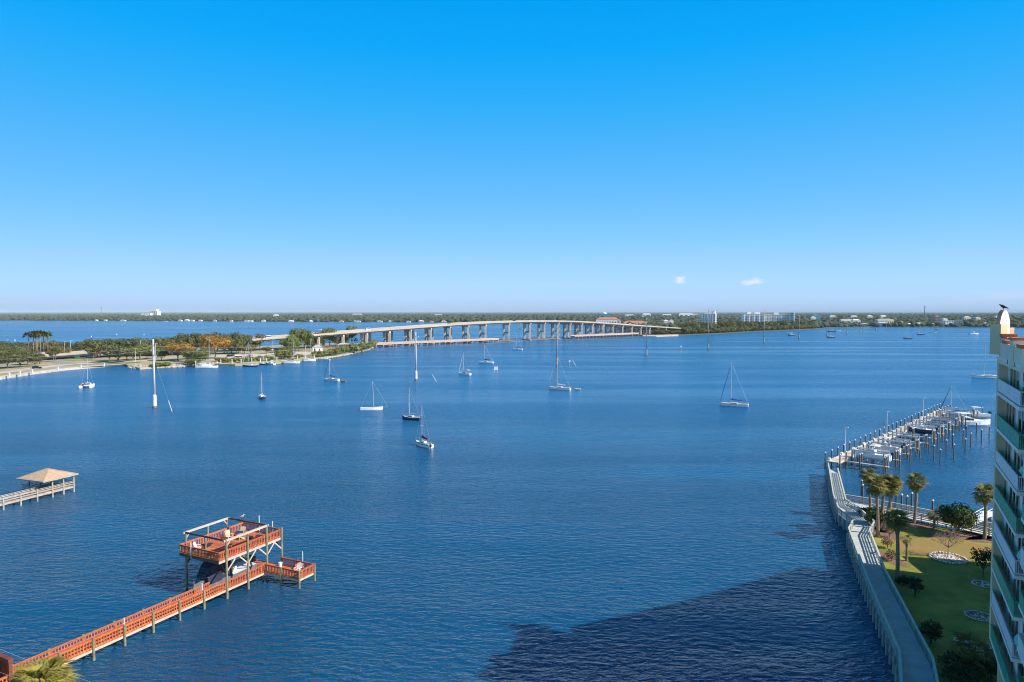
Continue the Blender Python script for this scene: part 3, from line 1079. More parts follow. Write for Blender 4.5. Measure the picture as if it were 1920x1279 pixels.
# right hand peninsula: mangroves at the water, trees behind
PEN = {}
pen_px = [(1226, 629), (1262, 628.5), (1300, 627.2), (1330, 626.0), (1365, 624.2), (1400, 622.2), (1440, 620.2), (1490, 618.2), (1530, 616.6)]
PP = [at(u, v, 0) for u, v in pen_px]
for p, q in zip(PP[:-1], PP[1:]):
    L = (q - p).length
    n = int(L / 6.5)
    for i in range(n):
        c = p.lerp(q, (i + rr.random()) / n)
        o = tree('mangrove', (c.x + 2, c.y + 4 + rr.uniform(-1, 4), 0.7), (rr.uniform(5.5, 9) if c.x / c.y * FPX + 960 > 1282 else rr.uniform(3.5, 5.5)), rr.uniform(9, 14), 'mangrove', '', 'mangrove', 'mangroves on the peninsula shore')
        PEN.setdefault('mangrove', []).append(o)
for i in range(150):
    k = rr.random()
    j = min(int(k * (len(PP) - 1)), len(PP) - 2)
    c = PP[j].lerp(PP[j + 1], k * (len(PP) - 1) - j)
    dep = 12 + rr.random() * 110
    kind = rr.choice(['oak', 'green', 'olive', 'pine', 'oak'])
    lowb = c.x / c.y * FPX + 960 < 1282
    o = tree(kind, (c.x + dep * 0.25, c.y + dep, 0.8), rr.uniform(8.5, 14) if not lowb else rr.uniform(4, 6.0), rr.uniform(10, 15), 'peninsula_tree', '', 'tree', 'trees on the peninsula')
    PEN.setdefault(kind, []).append(o)
for i in range(46):
    k = rr.random() ** 1.2
    j = min(int(k * (len(PP) - 1)), len(PP) - 2)
    c = PP[j].lerp(PP[j + 1], k * (len(PP) - 1) - j)
    dep = 8 + rr.random() * 60
    o = far_palm((c.x + dep * 0.25, c.y + dep, 0.8), rr.uniform(9, 14) if c.x / c.y * FPX + 960 > 1282 else 6.0, '', 'peninsula palms', 2.0)
    PEN.setdefault('palm', []).append(o)

for k_, d_ in (('mangrove', 'yellow-green mangrove at the peninsula water edge, # mangrove'), ('oak', 'dark broad tree in the peninsula woods, # broad tree'), ('green', 'fresh green tree in the peninsula woods, # green tree'),
               ('olive', 'small olive tree in the peninsula woods, # olive tree'), ('pine', 'tall narrow tree in the peninsula woods, # narrow tree'), ('palm', 'slender palm rising from the peninsula woods, # palm')):
    number_labels(PEN.get(k_, []), d_)

# woods filling the land behind the peninsula
items = []
for i in range(5200):
    x, y = rr.uniform(60, 1500), rr.uniform(1010, 2000)
    if not inside(x, y, far_poly) or not inside(x - 6, y - 26, far_poly):
        continue
    if y < 1500 and abs((x / y) * FPX + 960 - 1440) < 62 and y > 1345 and y < 1430:
        continue
    if abs((x / y) * FPX + 960 - 1160) < 60 and y > 1480 and y < 1600:
        continue
    h = rr.uniform(6.5, 12.5) * (0.8 if x > 700 else 1)
    if x / y * FPX + 960 < 1282 and y < 1230:
        continue
    items.append((x, y, h * 0.45, rr.uniform(4, 7.5), h * 0.55))
tag(inst(blob_cloud('peninsula_woods', items, M_wood, 1, 0.22, 8), 'peninsula_woods'), 'dark woods filling the land behind the right peninsula', None, None, 'stuff')

# ------------------------------------------------------------------ far buildings
M_bwhite = mat('white_stucco', (0.86, 0.83, 0.77), 0.85, var=0.05, vscale=0.1)
M_bcream = mat('cream_stucco', (0.72, 0.62, 0.48), 0.85, var=0.06, vscale=0.1)
M_broof = mat('terracotta_roof', (0.52, 0.20, 0.12), 0.85, var=0.15, vscale=0.2)
M_bblue = mat('blue_metal_roof', (0.35, 0.50, 0.65), 0.6, var=0.08, vscale=0.2)
M_bteal = mat('teal_roof', (0.04, 0.22, 0.30), 0.7, var=0.1)
M_win = mat('window_glass', (0.05, 0.10, 0.17), 0.12, spec=0.7)
M_salmon = mat('salmon_stucco', (0.70, 0.42, 0.30), 0.85, var=0.08)
M_grayroof = mat('grey_roof', (0.45, 0.45, 0.46), 0.8, var=0.1)


def building(loc, sx, sy, h, floors, bays, sbays, label, rz=0.0, wall=None, roof=None, name='apartment_tower', cat='building', balconies=False, pent=(), front_bands=False):
    """a block seen from its front (-Y) and right (+X) sides; windows sit recessed in their frames"""
    wall = wall or M_bwhite
    root = thing(name, label, cat, loc, rz)
    w = MB().box((0, 0, h / 2), (sx, sy, h)).build('wall', wall, root)
    fh = h / floors
    bw = sx / bays
    wm_ = MB().box((0, 0, 0), (bw * 0.52, 0.3, fh * 0.46)).mesh('window', M_win)
    for f in range(floors):
        for k in range(bays):
            inst(wm_, 'window', root, (-sx / 2 + bw * (k + 0.5), -sy / 2 - 0.02, fh * (f + 0.52)))
    if balconies:
        bm2 = MB().box((0, 0, 0), (bw * 0.8, 1.3, 0.9)).mesh('balcony', wall)
        for f in range(floors):
            for k in range(0, bays, 2):
                inst(bm2, 'balcony', root, (-sx / 2 + bw * (k + 0.5), -sy / 2 - 0.7, fh * f + 0.55))
    if sbays:
        bw2 = sy / sbays
        ws = MB().box((0, 0, 0), (0.3, bw2 * 0.4, fh * 0.5)).mesh('window', M_win)
        for f in range(floors):
            for k in range(sbays):
                inst(ws, 'window', root, (sx / 2 + 0.02, -sy / 2 + bw2 * (k + 0.5), fh * (f + 0.52)))
    MB().box((0, 0, h + 0.3), (sx + 0.5, sy + 0.5, 0.6)).build('parapet', roof or wall, root)
    for (px, pw, ph) in pent:
        MB().box((px, 0, h + 0.6 + ph / 2), (pw, sy * 0.6, ph)).build('penthouse', wall, root)
    return root


def house(loc, sx, sy, h, rh, label, rz=0.0, wall=None, roof=None, name='house', cat='house', nwin=3):
    root = thing(name, label, cat, loc, rz)
    MB().box((0, 0, h / 2), (sx, sy, h)).build('wall', wall or M_bwhite, root)
    a, b = sx / 2 + 0.5, sy / 2 + 0.5
    rl = max(a - b, 0.05)
    r_ = MB().add([(-a, -b, h), (a, -b, h), (a, b, h), (-a, b, h), (-rl, 0, h + rh), (rl, 0, h + rh)], [(0, 1, 5, 4), (1, 2, 5), (2, 3, 4, 5), (3, 0, 4), (3, 2, 1, 0)])
    r_.build('roof', roof or M_grayroof, root)
    if nwin:
        wm_ = MB().box((0, 0, 0), (sx / nwin * 0.5, 0.2, h * 0.4)).mesh('window', M_win)
        for k in range(nwin):
            inst(wm_, 'window', root, (-sx / 2 + sx / nwin * (k + 0.5), -sy / 2 - 0.02, h * 0.5))
    return root


def bld_at(u, d):
    return Vector(((u - 960) / FPX * d, d, 0.8))


building(bld_at(1327.5, 1170), 26, 20, 29.5, 9, 6, 4, 'white mid-rise block with blue windows, left of the two tower groups on the peninsula', R(-22), pent=[(2, 14, 2.6), (9, 5, 4.5)], balconies=True)
building(bld_at(1411, 1390), 44, 18, 29, 9, 9, 3, 'left wing of the long white apartment block on the peninsula', R(-8), pent=[(-8, 8, 3.5), (8, 10, 3.0)], balconies=True)
building(bld_at(1457, 1400), 54, 18, 27.5, 9, 11, 3, 'right wing of the long white apartment block on the peninsula', R(-14), pent=[(-2, 9, 4.2)], balconies=True)
building(bld_at(1484.5, 1385), 9, 16, 31, 9, 1, 1, 'sunlit right end of the long apartment block, sunlight put into its cream colour', R(-25), wall=mat('sunlit_cream', (0.80, 0.74, 0.60), 0.85, var=0.05), name='end_block')  # separate block for the lit end; warm sunlight put into its cream colour
house(bld_at(1139, 1560), 52, 16, 16, 5, 'long white building with a terracotta roof behind the bridge', R(-6), roof=M_broof, name='resort_building', cat='building', nwin=9)
house(bld_at(1160.5, 1540), 8, 12, 13, 4, 'small white terracotta-roofed wing beside the resort', R(-6), roof=M_broof, name='resort_wing', cat='building', nwin=2)
house(bld_at(1190, 1500), 52, 18, 9.5, 4.5, 'low terracotta-roofed building right of the resort behind the bridge', R(-4), roof=M_broof, name='resort_hall', cat='building', nwin=8)
house(bld_at(1168, 1420), 20, 10, 5, 3, 'small terracotta-roofed house just above the bridge deck', 0, roof=M_broof, nwin=3)
root = house(bld_at(1133, 3400), 58, 40, 22, 3, 'teal hall with a pale pyramid dome on the skyline above the resort', 0, wall=M_bteal, roof=M_bteal, name='domed_hall', cat='building', nwin=0)
MB().lathe((0, 0, 24.5), [(13, 0), (11, 3.5), (6, 7), (1, 9.5)], 10).build('dome', mat('pale_dome', (0.75, 0.80, 0.85), 0.6), root)
house(bld_at(1528, 2500), 30, 30, 20, 5, 'teal-roofed hall on the skyline right of the white apartments', 0, wall=M_bteal, roof=M_bteal, name='teal_hall', cat='building', nwin=0)
house(bld_at(1654, 1590), 29, 16, 7, 3.0, 'low building with a pale blue metal roof on the right far shore', 0, wall=M_bteal, roof=M_bblue, name='boat_shed', cat='shed', nwin=4)
house(bld_at(1658, 1680), 40, 14, 14.5, 2.0, 'long low tan-roofed building behind the blue shed', 0, wall=M_bcream, roof=mat('tan_roof', (0.62, 0.50, 0.40), 0.85), name='warehouse', cat='building', nwin=7)
building(bld_at(1757, 1660), 13, 12, 21.5, 6, 3, 2, 'tall salmon and white block on the right far shore', R(-15), wall=M_salmon, pent=[(-2, 7, 3)])
building(bld_at(1778, 1590), 22, 14, 12.5, 4, 6, 3, 'white four-storey waterfront block with blue windows on the right far shore', R(-4), pent=[])
building(bld_at(1797, 1585), 14, 14, 12.0, 4, 3, 3, 'white stepped annex right of the waterfront block', R(-20), pent=[])
building(bld_at(292, 5200), 60, 40, 40, 6, 4, 2, 'white block standing out on the far left skyline', R(-10), name='skyline_block', pent=[(8, 22, 14)])
building(bld_at(276, 5100), 70, 40, 24, 3, 6, 2, 'low white hall beside the skyline block at far left', 0, name='skyline_hall')
rh_ = random.Random(31)
hs = []
shore_spots = [(181, 602.0), (198, 601.6), (231, 602.2), (338, 602.7), (351, 602.5), (361, 602.8), (376, 602.6), (403, 602.9), (434, 603.2), (463, 603.2), (471, 603.4), (494, 603.3), (546, 603.6), (583, 603.9), (640, 604.1), (666, 604.0), (672, 604.3), (712, 604.4), (731, 604.2), (766, 604.8), (790, 604.6), (810, 604.7), (832, 604.6)]
for (u, v) in shore_spots:
    p = at(u, v - 0.35, 0.9)
    hs.append(house(p, rh_.uniform(7, 17), 10, rh_.uniform(3, 4.6), rh_.uniform(1.6, 3), '', 0, rh_.choice([M_bwhite, M_bcream, M_bwhite]), rh_.choice([M_grayroof, M_broof, M_bwhite, M_grayroof]), 'shore_house', 'house', 3))
for (u, v) in [(1512, 612.5), (1520, 613.8), (1537, 612.5), (1549, 612.8), (1560, 611.6), (1572, 611), (1585, 610.2), (1598, 610.2), (1610, 610.6), (1620, 612), (1632, 612), (1668, 611.5), (1690, 610), (1704, 611.8), (1722, 612.2), (1748, 612), (1813, 611.8), (1822, 610.8), (1838, 612.4), (1848, 611.4), (1880, 612), (1905, 612)]:
    p = at(u, v - 0.6, 0.9)
    hs.append(house(p, rh_.uniform(9, 18), 10, rh_.uniform(3.5, 6), rh_.uniform(2, 3), '', 0, rh_.choice([M_bwhite, M_bcream, M_bwhite]), rh_.choice([M_grayroof, M_broof, M_bwhite, M_grayroof]), 'shore_house', 'house', 3))
number_labels(hs, 'small pale house on the far shore, # shore house')
for o in hs:
    o['group'] = 'houses along the far shore'
hs = []
for (u, v, w, d) in [(1248, 600, 9, 1480), (1258, 599.6, 8, 1490), (1376, 611, 8, 1150), (1402, 611, 8, 1230), (1524, 594, 14, 2100), (1590, 598.5, 20, 1800), (1604, 599, 20, 1780), (1580, 598.6, 14, 1790), (1770, 596.5, 12, 1900), (1812, 594, 22, 2300), (1832, 595, 16, 2200),
                     (1180, 589.6, 60, 4600), (1212, 588.2, 50, 4200), (1250, 589.0, 60, 4700), (1286, 588.2, 90, 4300), (1300, 588.6, 60, 4600), (670, 588.6, 70, 5200), (822, 589, 50, 5000), (518, 590.0, 26, 3700), (1600, 591.5, 24, 3000), (1630, 592, 22, 2800), (1870, 592.5, 20, 2800), (1655, 591, 22, 3000), (1560, 590.8, 24, 3100)]:
    h = CAM_H - (v - 585.0) * d / FPX
    hs.append(house(bld_at(u, d), w, 12, h - 2.5, 2.5, '', 0, rh_.choice([M_bwhite, M_bwhite, M_bcream]), rh_.choice([M_grayroof, M_bwhite]), 'inland_building', 'building', 3))
number_labels(hs, 'pale building showing above the inland treetops, # of these')
for o in hs:
    o['group'] = 'pale buildings above the treetops'
    o['label'] = o['label'].replace('leftmost of these', 'leftmost one')
# antenna masts
for (u, d, h, lab) in [(1733, 1900, 47, 'thick lattice mast above the right far shore'), (191, 4300, 62, 'thin radio mast on the far left skyline')]:
    root = thing('radio_mast', lab, 'mast', bld_at(u, d))
    MB().tube((0, 0, 0), (0, 0, h), 1.3, 0.9, 4).build('tower', mat('mast_steel', (0.22, 0.25, 0.30), 0.6), root)
    MB().box((0, 0, h), (4.5, 2, 2.5)).build('antenna', MATS['mast_steel'], root)
    MB().tube((0, 0, h), (0, 0, h + 5), 0.3, 0.15, 4).build('spike', MATS['mast_steel'], root)

# ------------------------------------------------------------------ small things on the island
root = house(at(595, 658.3, G), 8.0, 6, 3.2, 1.8, 'small white restroom hut on the island tip', R(20), wall=M_bwhite, roof=M_grayroof, name='restroom_hut', cat='hut', nwin=0)
for k in (-2.2, 1.6):
    MB().box((k, -3.02, 1.1), (1.1, 0.12, 2.2)).build('door', M_navy, root)
root = thing('picnic_shelter', 'grey-roofed open picnic shelter on the island tip', 'shelter', at(645, 652.5, G), R(15))
a, b = 6.5, 3.6
MB().add([(-a, -b, 2.8), (a, -b, 2.8), (a, b, 2.8), (-a, b, 2.8), (-3, 0, 4.6), (3, 0, 4.6)], [(0, 1, 5, 4), (1, 2, 5), (2, 3, 4, 5), (3, 0, 4), (3, 2, 1, 0)]).build('roof', M_grayroof, root)
for x in (-5.5, 0, 5.5):
    for y in (-2.8, 2.8):
        MB().tube((x, y, -0.2), (x, y, 2.8), 0.14, 0.14, 6).build('post', M_gwood, root)
root = thing('picnic_shelter', 'long brown-roofed shelter beside the restroom hut', 'shelter', at(618, 655, G), R(10))
MB().add([(-7, -2.5, 2.3), (7, -2.5, 2.3), (7, 2.5, 2.3), (-7, 2.5, 2.3), (-7, 0, 3.2), (7, 0, 3.2)], [(0, 1, 5, 4), (1, 2, 5), (2, 3, 4, 5), (3, 0, 4), (3, 2, 1, 0)]).build('roof', mat('brown_roof', (0.17, 0.09, 0.07), 0.85, var=0.2), root)
for x in (-6, -2, 2, 6):
    MB().tube((x, -2.2, -0.2), (x, -2.2, 2.3), 0.12, 0.12, 6).build('post', M_gwood, root)
    MB().tube((x, 2.2, -0.2), (x, 2.2, 2.3), 0.12, 0.12, 6).build('post', M_gwood, root)
lps = []
for (u, v, h) in [(14, 667, 12.5), (122, 673, 12), (133, 672, 12.5), (147, 668, 10), (249, 668, 13.5), (264, 670, 12.5), (351, 664, 13), (371, 662, 14), (292, 678, 12), (254, 679, 9), (418, 660, 12), (512, 664, 11), (583, 664, 11), (598, 659, 11), (453, 661, 9), (573, 664, 7)]:
    root = thing('light_pole', '', 'light pole', at(u, v, G), 0, 'island light poles')
    MB().tube((0, 0, -0.2), (0, 0, h), 0.17, 0.10, 6).build('shaft', M_conc_l, root)
    MB().box((0.5, 0, h), (1.6, 0.35, 0.25)).build('lamp_head', M_conc_l, root)
    lps.append(root)
number_labels(lps, 'pale light pole on the causeway island, # light pole')
bl = []
for (u, v) in [(17, 706.5), (37, 703.5), (60, 700), (108, 694.5), (151, 690.3), (195, 687)]:
    root = thing('seawall_post', '', 'post', at(u, v, G), 0, 'posts on the island seawall')
    MB().box((0, 0, 0.9), (0.8, 0.8, 1.9)).build('shaft', M_conc_l, root)
    MB().box((0, 0, 1.95), (1.0, 1.0, 0.2)).build('cap', M_conc_l, root)
    bl.append(root)
number_labels(bl, 'short pale square post on the island seawall, # post')
root = thing('road_sign', 'green highway sign beside the island road', 'sign', at(145, 678.5, G), 0)
MB().tube((-0.9, 0, -0.2), (-0.9, 0, 3.5), 0.09, 0.09, 6).build('post', M_steel, root)
MB().tube((0.9, 0, -0.2), (0.9, 0, 3.5), 0.09, 0.09, 6).build('post', M_steel, root)
MB().box((0, -0.08, 3.0), (3.4, 0.08, 1.7)).build('panel', mat('sign_green', (0.01, 0.22, 0.12), 0.5), root)


# vehicles
def car_mesh(L, Wd, h, cab0, cab1, cabh):
    b = MB()
    rings = []
    for x, z, w in [(-L / 2, 0.75, 0.9), (-L / 2 + 0.15, h, 1.0), (-L * 0.2, h + 0.02, 1.0), (L * 0.25, h, 1.0), (L / 2 - 0.15, h - 0.12, 0.95), (L / 2, 0.6, 0.85)]:
        y = Wd / 2 * w
        rings.append([(x, -y, 0.3), (x, y, 0.3), (x, y * 0.98, z), (x, -y * 0.98, z)])
    b.loft(rings)
    return b


def cabin_mesh(L, Wd, h, x0, x1, top, f):
    y = Wd / 2 * 0.93
    y2 = Wd / 2 * 0.78
    return MB().loft([[(x0, -y, h), (x0, y, h), (x0 + f * 0.5, y2, top), (x0 + f * 0.5, -y2, top)], [(x1, -y, h), (x1, y, h), (x1 - f, y2, top), (x1 - f, -y2, top)]])


CARS = {}
for nm, (L, Wd, h, x0, x1, top, f) in {'sedan': (4.6, 1.85, 0.92, -1.75, 1.0, 1.45, 0.7), 'suv': (4.8, 1.95, 1.05, -2.2, 1.1, 1.8, 0.55), 'van': (6.0, 2.1, 1.1, -2.9, 2.3, 2.6, 0.5), 'pickup': (5.5, 1.95, 1.05, -0.6, 1.3, 1.8, 0.5)}.items():
    CARS[nm] = (car_mesh(L, Wd, h, 0, 0, 0), cabin_mesh(L, Wd, h, x0, x1, top, f), cabin_mesh(L, Wd * 1.012, h + (top - h) * 0.22, x0 + 0.12 * f, x1 - 0.2 * f, h + (top - h) * 0.85, f * 0.6), L, Wd)
WHEEL = MB().tube((0, -0.11, 0), (0, 0.11, 0), 0.34, 0.34, 10).mesh('wheel', M_tire)


def car(kind, loc, rz, m, label, group=None):
    b, c, g, L, Wd = CARS[kind]
    root = thing('car' if kind != 'van' else 'van', label, 'van' if kind == 'van' else 'car', loc, rz, group)
    b.build('body', m, root)
    c.build('cabin', m, root)
    g.build('window_band', M_glass, root)
    for x in (-L * 0.31, L * 0.31):
        for y in (-Wd / 2 + 0.1, Wd / 2 - 0.1):
            inst(WHEEL, 'wheel', root, (x, y, 0.34))
    return root


P_w = mat('car_white', (0.75, 0.75, 0.74), 0.3)
P_s = mat('car_silver', (0.45, 0.46, 0.48), 0.3, metal=0.4)
P_k = mat('car_black', (0.015, 0.015, 0.018), 0.25)
P_r = mat('car_red', (0.40, 0.015, 0.02), 0.3)
P_b = mat('car_blue', (0.02, 0.05, 0.18), 0.3)
GC = Z1 + 0.1
car('suv', at(69, 691.5, GC), R(35), P_k, 'black car parked on the island road near the seawall', 'parked cars')
car('sedan', at(430, 668.5, GC), R(80), P_k, 'black car in the parking lot left of the catamaran mast', 'parked cars')
car('sedan', at(437, 668, GC), R(85), P_b, 'dark blue car in the parking lot beside the black car', 'parked cars')
car('suv', at(470, 667, GC), R(80), P_s, 'silver car in the parking lot behind the moored dark sailboat', 'parked cars')
car('sedan', at(468, 671.5, GC), R(20), P_k, 'black car at the front edge of the parking lot', 'parked cars')
car('sedan', at(488, 670.6, GC), R(20), P_b, 'dark blue car at the front edge of the parking lot', 'parked cars')
car('suv', at(522, 669, GC), R(25), P_k, 'black car at the right end of the parking lot front row', 'parked cars')
car('sedan', at(512, 658.5, GC), R(40), P_r, 'red car at the back of the parking lot', 'parked cars')
car('sedan', at(520, 658, GC), R(40), P_r, 'second red car at the back of the parking lot', 'parked cars')
car('suv', at(456, 672.5, GC), R(20), P_w, 'white car at the front left of the parking lot', 'parked cars')
car('van', at(448, 672.8, GC), R(20), P_w, 'white van at the front left of the parking lot', 'parked cars')
bang = math.atan2(BD.y, BD.x)
for t, off, kind, m, lab in [(-0.255, 4 - 2, 'van', P_w, 'white van on the low left ramp of the bridge'), (-0.02, 4 + 2, 'van', P_w, 'white van on the bridge above the first tall piers'), (0.21, 4 - 2, 'suv', P_s, 'silver car on the rising half of the bridge'),
                             (0.62, 4 + 2, 'suv', P_w, 'white car near the bridge crest'), (0.44, 4 - 2, 'suv', P_k, 'black car on the bridge crest'), (1.0, 6, 'van', P_w, 'white van on the right descending ramp')]:
    c = BR0 + BRD * t + BN * off
    o = car(kind, (c.x, c.y, sm_prof(t) - 0.84), bang, m, lab, 'cars on the bridge')
    o.rotation_euler = (0, -math.atan((sm_prof(t + 0.02) - sm_prof(t - 0.02)) / (0.04 * BRL)), bang)

# ------------------------------------------------------------------ boats
def hull_rings(L, B, fb, dr, stern=0.75, tuck=0.0, sheer=0.25):
    """stations from stern (-x) to bow (+x); each ring runs keel - bilge - sheer on both sides"""
    out = []
    n = 9
    for i in range(n):
        t = i / (n - 1)
        x = -L / 2 + L * t
        w = B / 2 * (stern + (1 - stern) * math.sin(min(t / 0.42, 1) * math.pi / 2)) if t < 0.42 else B / 2 * max(math.cos(((t - 0.42) / 0.58) ** 1.45 * math.pi / 2), 0.02)
        top = fb * (1 + sheer * (2 * t - 0.8) ** 2 * (1.1 if t > 0.4 else 0.5))
        kx = x - (L * 0.10 if t > 0.95 else L * 0.05 * t)
        bx = x + (tuck if i == 0 else 0)
        out.append([(kx if i else bx, 0, -dr * (0.4 + 0.6 * math.sin(math.pi * min(max(t, 0.08), 0.95)))), (kx * 0.5 + x * 0.5, w * 0.72, -dr * 0.25), (x, w * 0.94, fb * 0.3), (x, w, top),
                    (x, -w, top), (x, -w * 0.94, fb * 0.3), (kx * 0.5 + x * 0.5, -w * 0.72, -dr * 0.25)])
    return out


def add_hull(root, L, B, fb, dr, mh, md, stripe=None, stern=0.75, sheer=0.25, name='hull'):
    rg = hull_rings(L, B, fb, dr, stern, 0, sheer)
    b = MB()
    b.loft([[r[i] for i in (3, 2, 1, 0, 6, 5, 4)] for r in rg], cap=True, closed=False)
    h = b.build(name, mh, root, False)
    d = MB()
    for r0, r1 in zip(rg[:-1], rg[1:]):
        d.add([(r0[3][0], r0[3][1] * 0.985, r0[3][2] - 0.05), (r0[4][0], r0[4][1] * 0.985, r0[4][2] - 0.05), (r1[4][0], r1[4][1] * 0.985, r1[4][2] - 0.05), (r1[3][0], r1[3][1] * 0.985, r1[3][2] - 0.05)], [(0, 1, 2, 3)])
    d.build('deck', md, root)
    if stripe:
        s = MB()
        for k, sg in ((3, 1), (4, -1)):
            for r0, r1 in zip(rg[:-1], rg[1:]):
                p, q = Vector(r0[k]), Vector(r1[k])
                s.bar(p + Vector((0, 0.01 * sg, -0.12 * fb)), q + Vector((0, 0.01 * sg, -0.12 * fb)), 0.06, 0.13 * fb)
        s.build('stripe', stripe, h)
    return rg


def sailboat(loc, heading, L=9.0, mast=12.0, hullm=None, stripe=None, cover=None, label='', jib=True, rake=0.0, cabin=True, boom=True, bimini=None, mizzen=0, outboard=False, sprit=0.0, detail=True, B=None, jibm=None, heel=0.0, cov_h=0.28):
    hullm = hullm or M_white
    root = thing('sailboat', label, 'sailboat', (loc[0], loc[1], 0), heading, 'sailboats')
    if heel:
        root.rotation_euler = (heel, 0, heading)
    B = B or L * 0.30
    fb = 0.62 + L * 0.035
    rg = add_hull(root, L, B, fb, 0.6, hullm, M_offw, stripe)
    zd = fb * 1.0
    if cabin:
        x0, x1 = -L * 0.12, L * 0.24
        c = MB()
        c.loft([[(x0, -B * 0.30, zd - 0.1), (x0, B * 0.30, zd - 0.1), (x0, B * 0.25, zd + 0.52), (x0, -B * 0.25, zd + 0.52)],
                [(x0 + (x1 - x0) * 0.7, -B * 0.26, zd - 0.1), (x0 + (x1 - x0) * 0.7, B * 0.26, zd - 0.1), (x0 + (x1 - x0) * 0.7, B * 0.21, zd + 0.45), (x0 + (x1 - x0) * 0.7, -B * 0.21, zd + 0.45)],
                [(x1, -B * 0.16, zd - 0.1), (x1, B * 0.16, zd - 0.1), (x1 - 0.2, B * 0.12, zd + 0.3), (x1 - 0.2, -B * 0.12, zd + 0.3)]])
        cb = c.build('cabin', M_white, root)
        for sg in (-1, 1):
            MB().bar((x0 + 0.25, sg * B * 0.287, zd + 0.22), (x0 + (x1 - x0) * 0.68, sg * B * 0.248, zd + 0.2), 0.05, 0.2).build('window', M_glass, cb)
        MB().box((x1 - 0.9, 0, zd + 0.42), (0.5, 0.5, 0.1)).build('hatch', M_glass, cb)
        MB().box((-L * 0.30, 0, zd - 0.02), (L * 0.24, B * 0.42, 0.1)).build('cockpit', M_teak, root)
        for sg in (-1, 1):
            MB().bar((-L * 0.42, sg * B * 0.27, zd + 0.12), (-L * 0.14, sg * B * 0.30, zd + 0.12), 0.12, 0.3).build('coaming', M_white, root)
    mx = L * 0.10
    mt = Vector((mx - rake, 0, mast))
    MB().tube((mx, 0, zd), mt, 0.11, 0.07, 8).build('mast', M_alu, root)
    for k in (0.45, 0.72):
        z = zd + (mast - zd) * k
        MB().bar((mx - rake * k, -B * 0.26, z), (mx - rake * k, B * 0.26, z), 0.07, 0.05).build('spreader', M_alu, root)
    if boom:
        MB().tube((mx - 0.1, 0, zd + 1.25), (-L * 0.30, 0, zd + 1.15), 0.07, 0.06, 6).build('boom', M_alu, root)
        if cover:
            MB().loft([[(mx - 0.05, -0.13, zd + 1.25), (mx - 0.05, 0.13, zd + 1.25), (mx - 0.05, 0.05, zd + 1.30 + cov_h * 2.2), (mx - 0.05, -0.05, zd + 1.30 + cov_h * 2.2)],
                       [(-L * 0.06, -0.17, zd + 1.18), (-L * 0.06, 0.17, zd + 1.18), (-L * 0.06, 0.05, zd + 1.3 + cov_h), (-L * 0.06, -0.05, zd + 1.3 + cov_h)],
                       [(-L * 0.29, -0.11, zd + 1.1), (-L * 0.29, 0.11, zd + 1.1), (-L * 0.29, 0.04, zd + 1.22 + cov_h * 0.5), (-L * 0.29, -0.04, zd + 1.22 + cov_h * 0.5)]]).build('sail_cover', cover, root)
    bow = Vector((L / 2 - 0.1 + sprit, 0, zd * 1.12))
    st = Vector((-L / 2 + 0.1, 0, zd))
    if sprit:
        MB().tube((L / 2 - 0.5, 0, zd * 1.08), bow, 0.07, 0.06, 6).build('bowsprit', M_alu, root)
    f = MB().tube(bow, mt, 0.022, 0.022, 4)
    f.build('forestay', M_steel, root)
    if jib:
        a_ = bow.lerp(mt, 0.05)
        b_ = bow.lerp(mt, 0.90)
        MB().tube(a_, a_.lerp(b_, 0.35), 0.07, 0.13, 6).tube(a_.lerp(b_, 0.35), b_, 0.13, 0.05, 6).build('furled_headsail', jibm or M_offw, root)
    MB().tube(st, mt, 0.02, 0.02, 4).build('backstay', M_steel, root)
    for sg in (-1, 1):
        MB().tube((mx - 0.1, sg * B * 0.46, zd), mt - Vector((0, 0, 0.2)), 0.018, 0.018, 4).build('shroud', M_steel, root)
    if detail:
        for sg in (-1, 1):
            pts = []
            for i in (0, 2, 4, 6, 8):
                k = 3 if sg > 0 else 4
                p = Vector(rg[i][k])
                p.y *= 0.95
                MB().tube(p, p + Vector((0, 0, 0.6)), 0.02, 0.02, 4).build('stanchion', M_alu, root)
                pts.append(p + Vector((0, 0, 0.6)))
            MB().path(pts, 0.015, 4).build('lifeline', M_steel, root)
    if bimini:
        q = MB()
        x0, x1 = -L * 0.42, -L * 0.12
        q.loft([[(x0, -B * .36, zd + 1.75), (x0, B * .36, zd + 1.75), (x0, B * .3, zd + 1.9), (x0, -B * .3, zd + 1.9)], [((x0 + x1) / 2, -B * .38, zd + 1.88), ((x0 + x1) / 2, B * .38, zd + 1.88), ((x0 + x1) / 2, B * .3, zd + 2.05), ((x0 + x1) / 2, -B * .3, zd + 2.05)],
                [(x1, -B * .36, zd + 1.75), (x1, B * .36, zd + 1.75), (x1, B * .3, zd + 1.9), (x1, -B * .3, zd + 1.9)]])
        q.build('bimini', bimini, root)
        for x in (x0 + 0.1, x1 - 0.1):
            for sg in (-1, 1):
                MB().tube((x, sg * B * .36, zd), (x, sg * B * .34, zd + 1.76), 0.025, 0.025, 4).build('bimini_pole', M_alu, root)
    if mizzen:
        MB().tube((-L * 0.27, 0, zd), (-L * 0.27, 0, mizzen), 0.09, 0.06, 8).build('mizzen_mast', M_alu, root)
        MB().tube((-L * 0.27, 0, zd + 1.2), (-L * 0.45, 0, zd + 1.2), 0.06, 0.05, 6).build('mizzen_boom', M_alu, root)
    if outboard:
        o = MB().box((-L / 2 - 0.25, 0.35, 0.75), (0.4, 0.35, 0.5)).build('outboard', M_black, root)
        MB().box((-L / 2 - 0.25, 0.35, 0.15), (0.18, 0.12, 0.8)).build('outboard_leg', M_black, o)
    return root


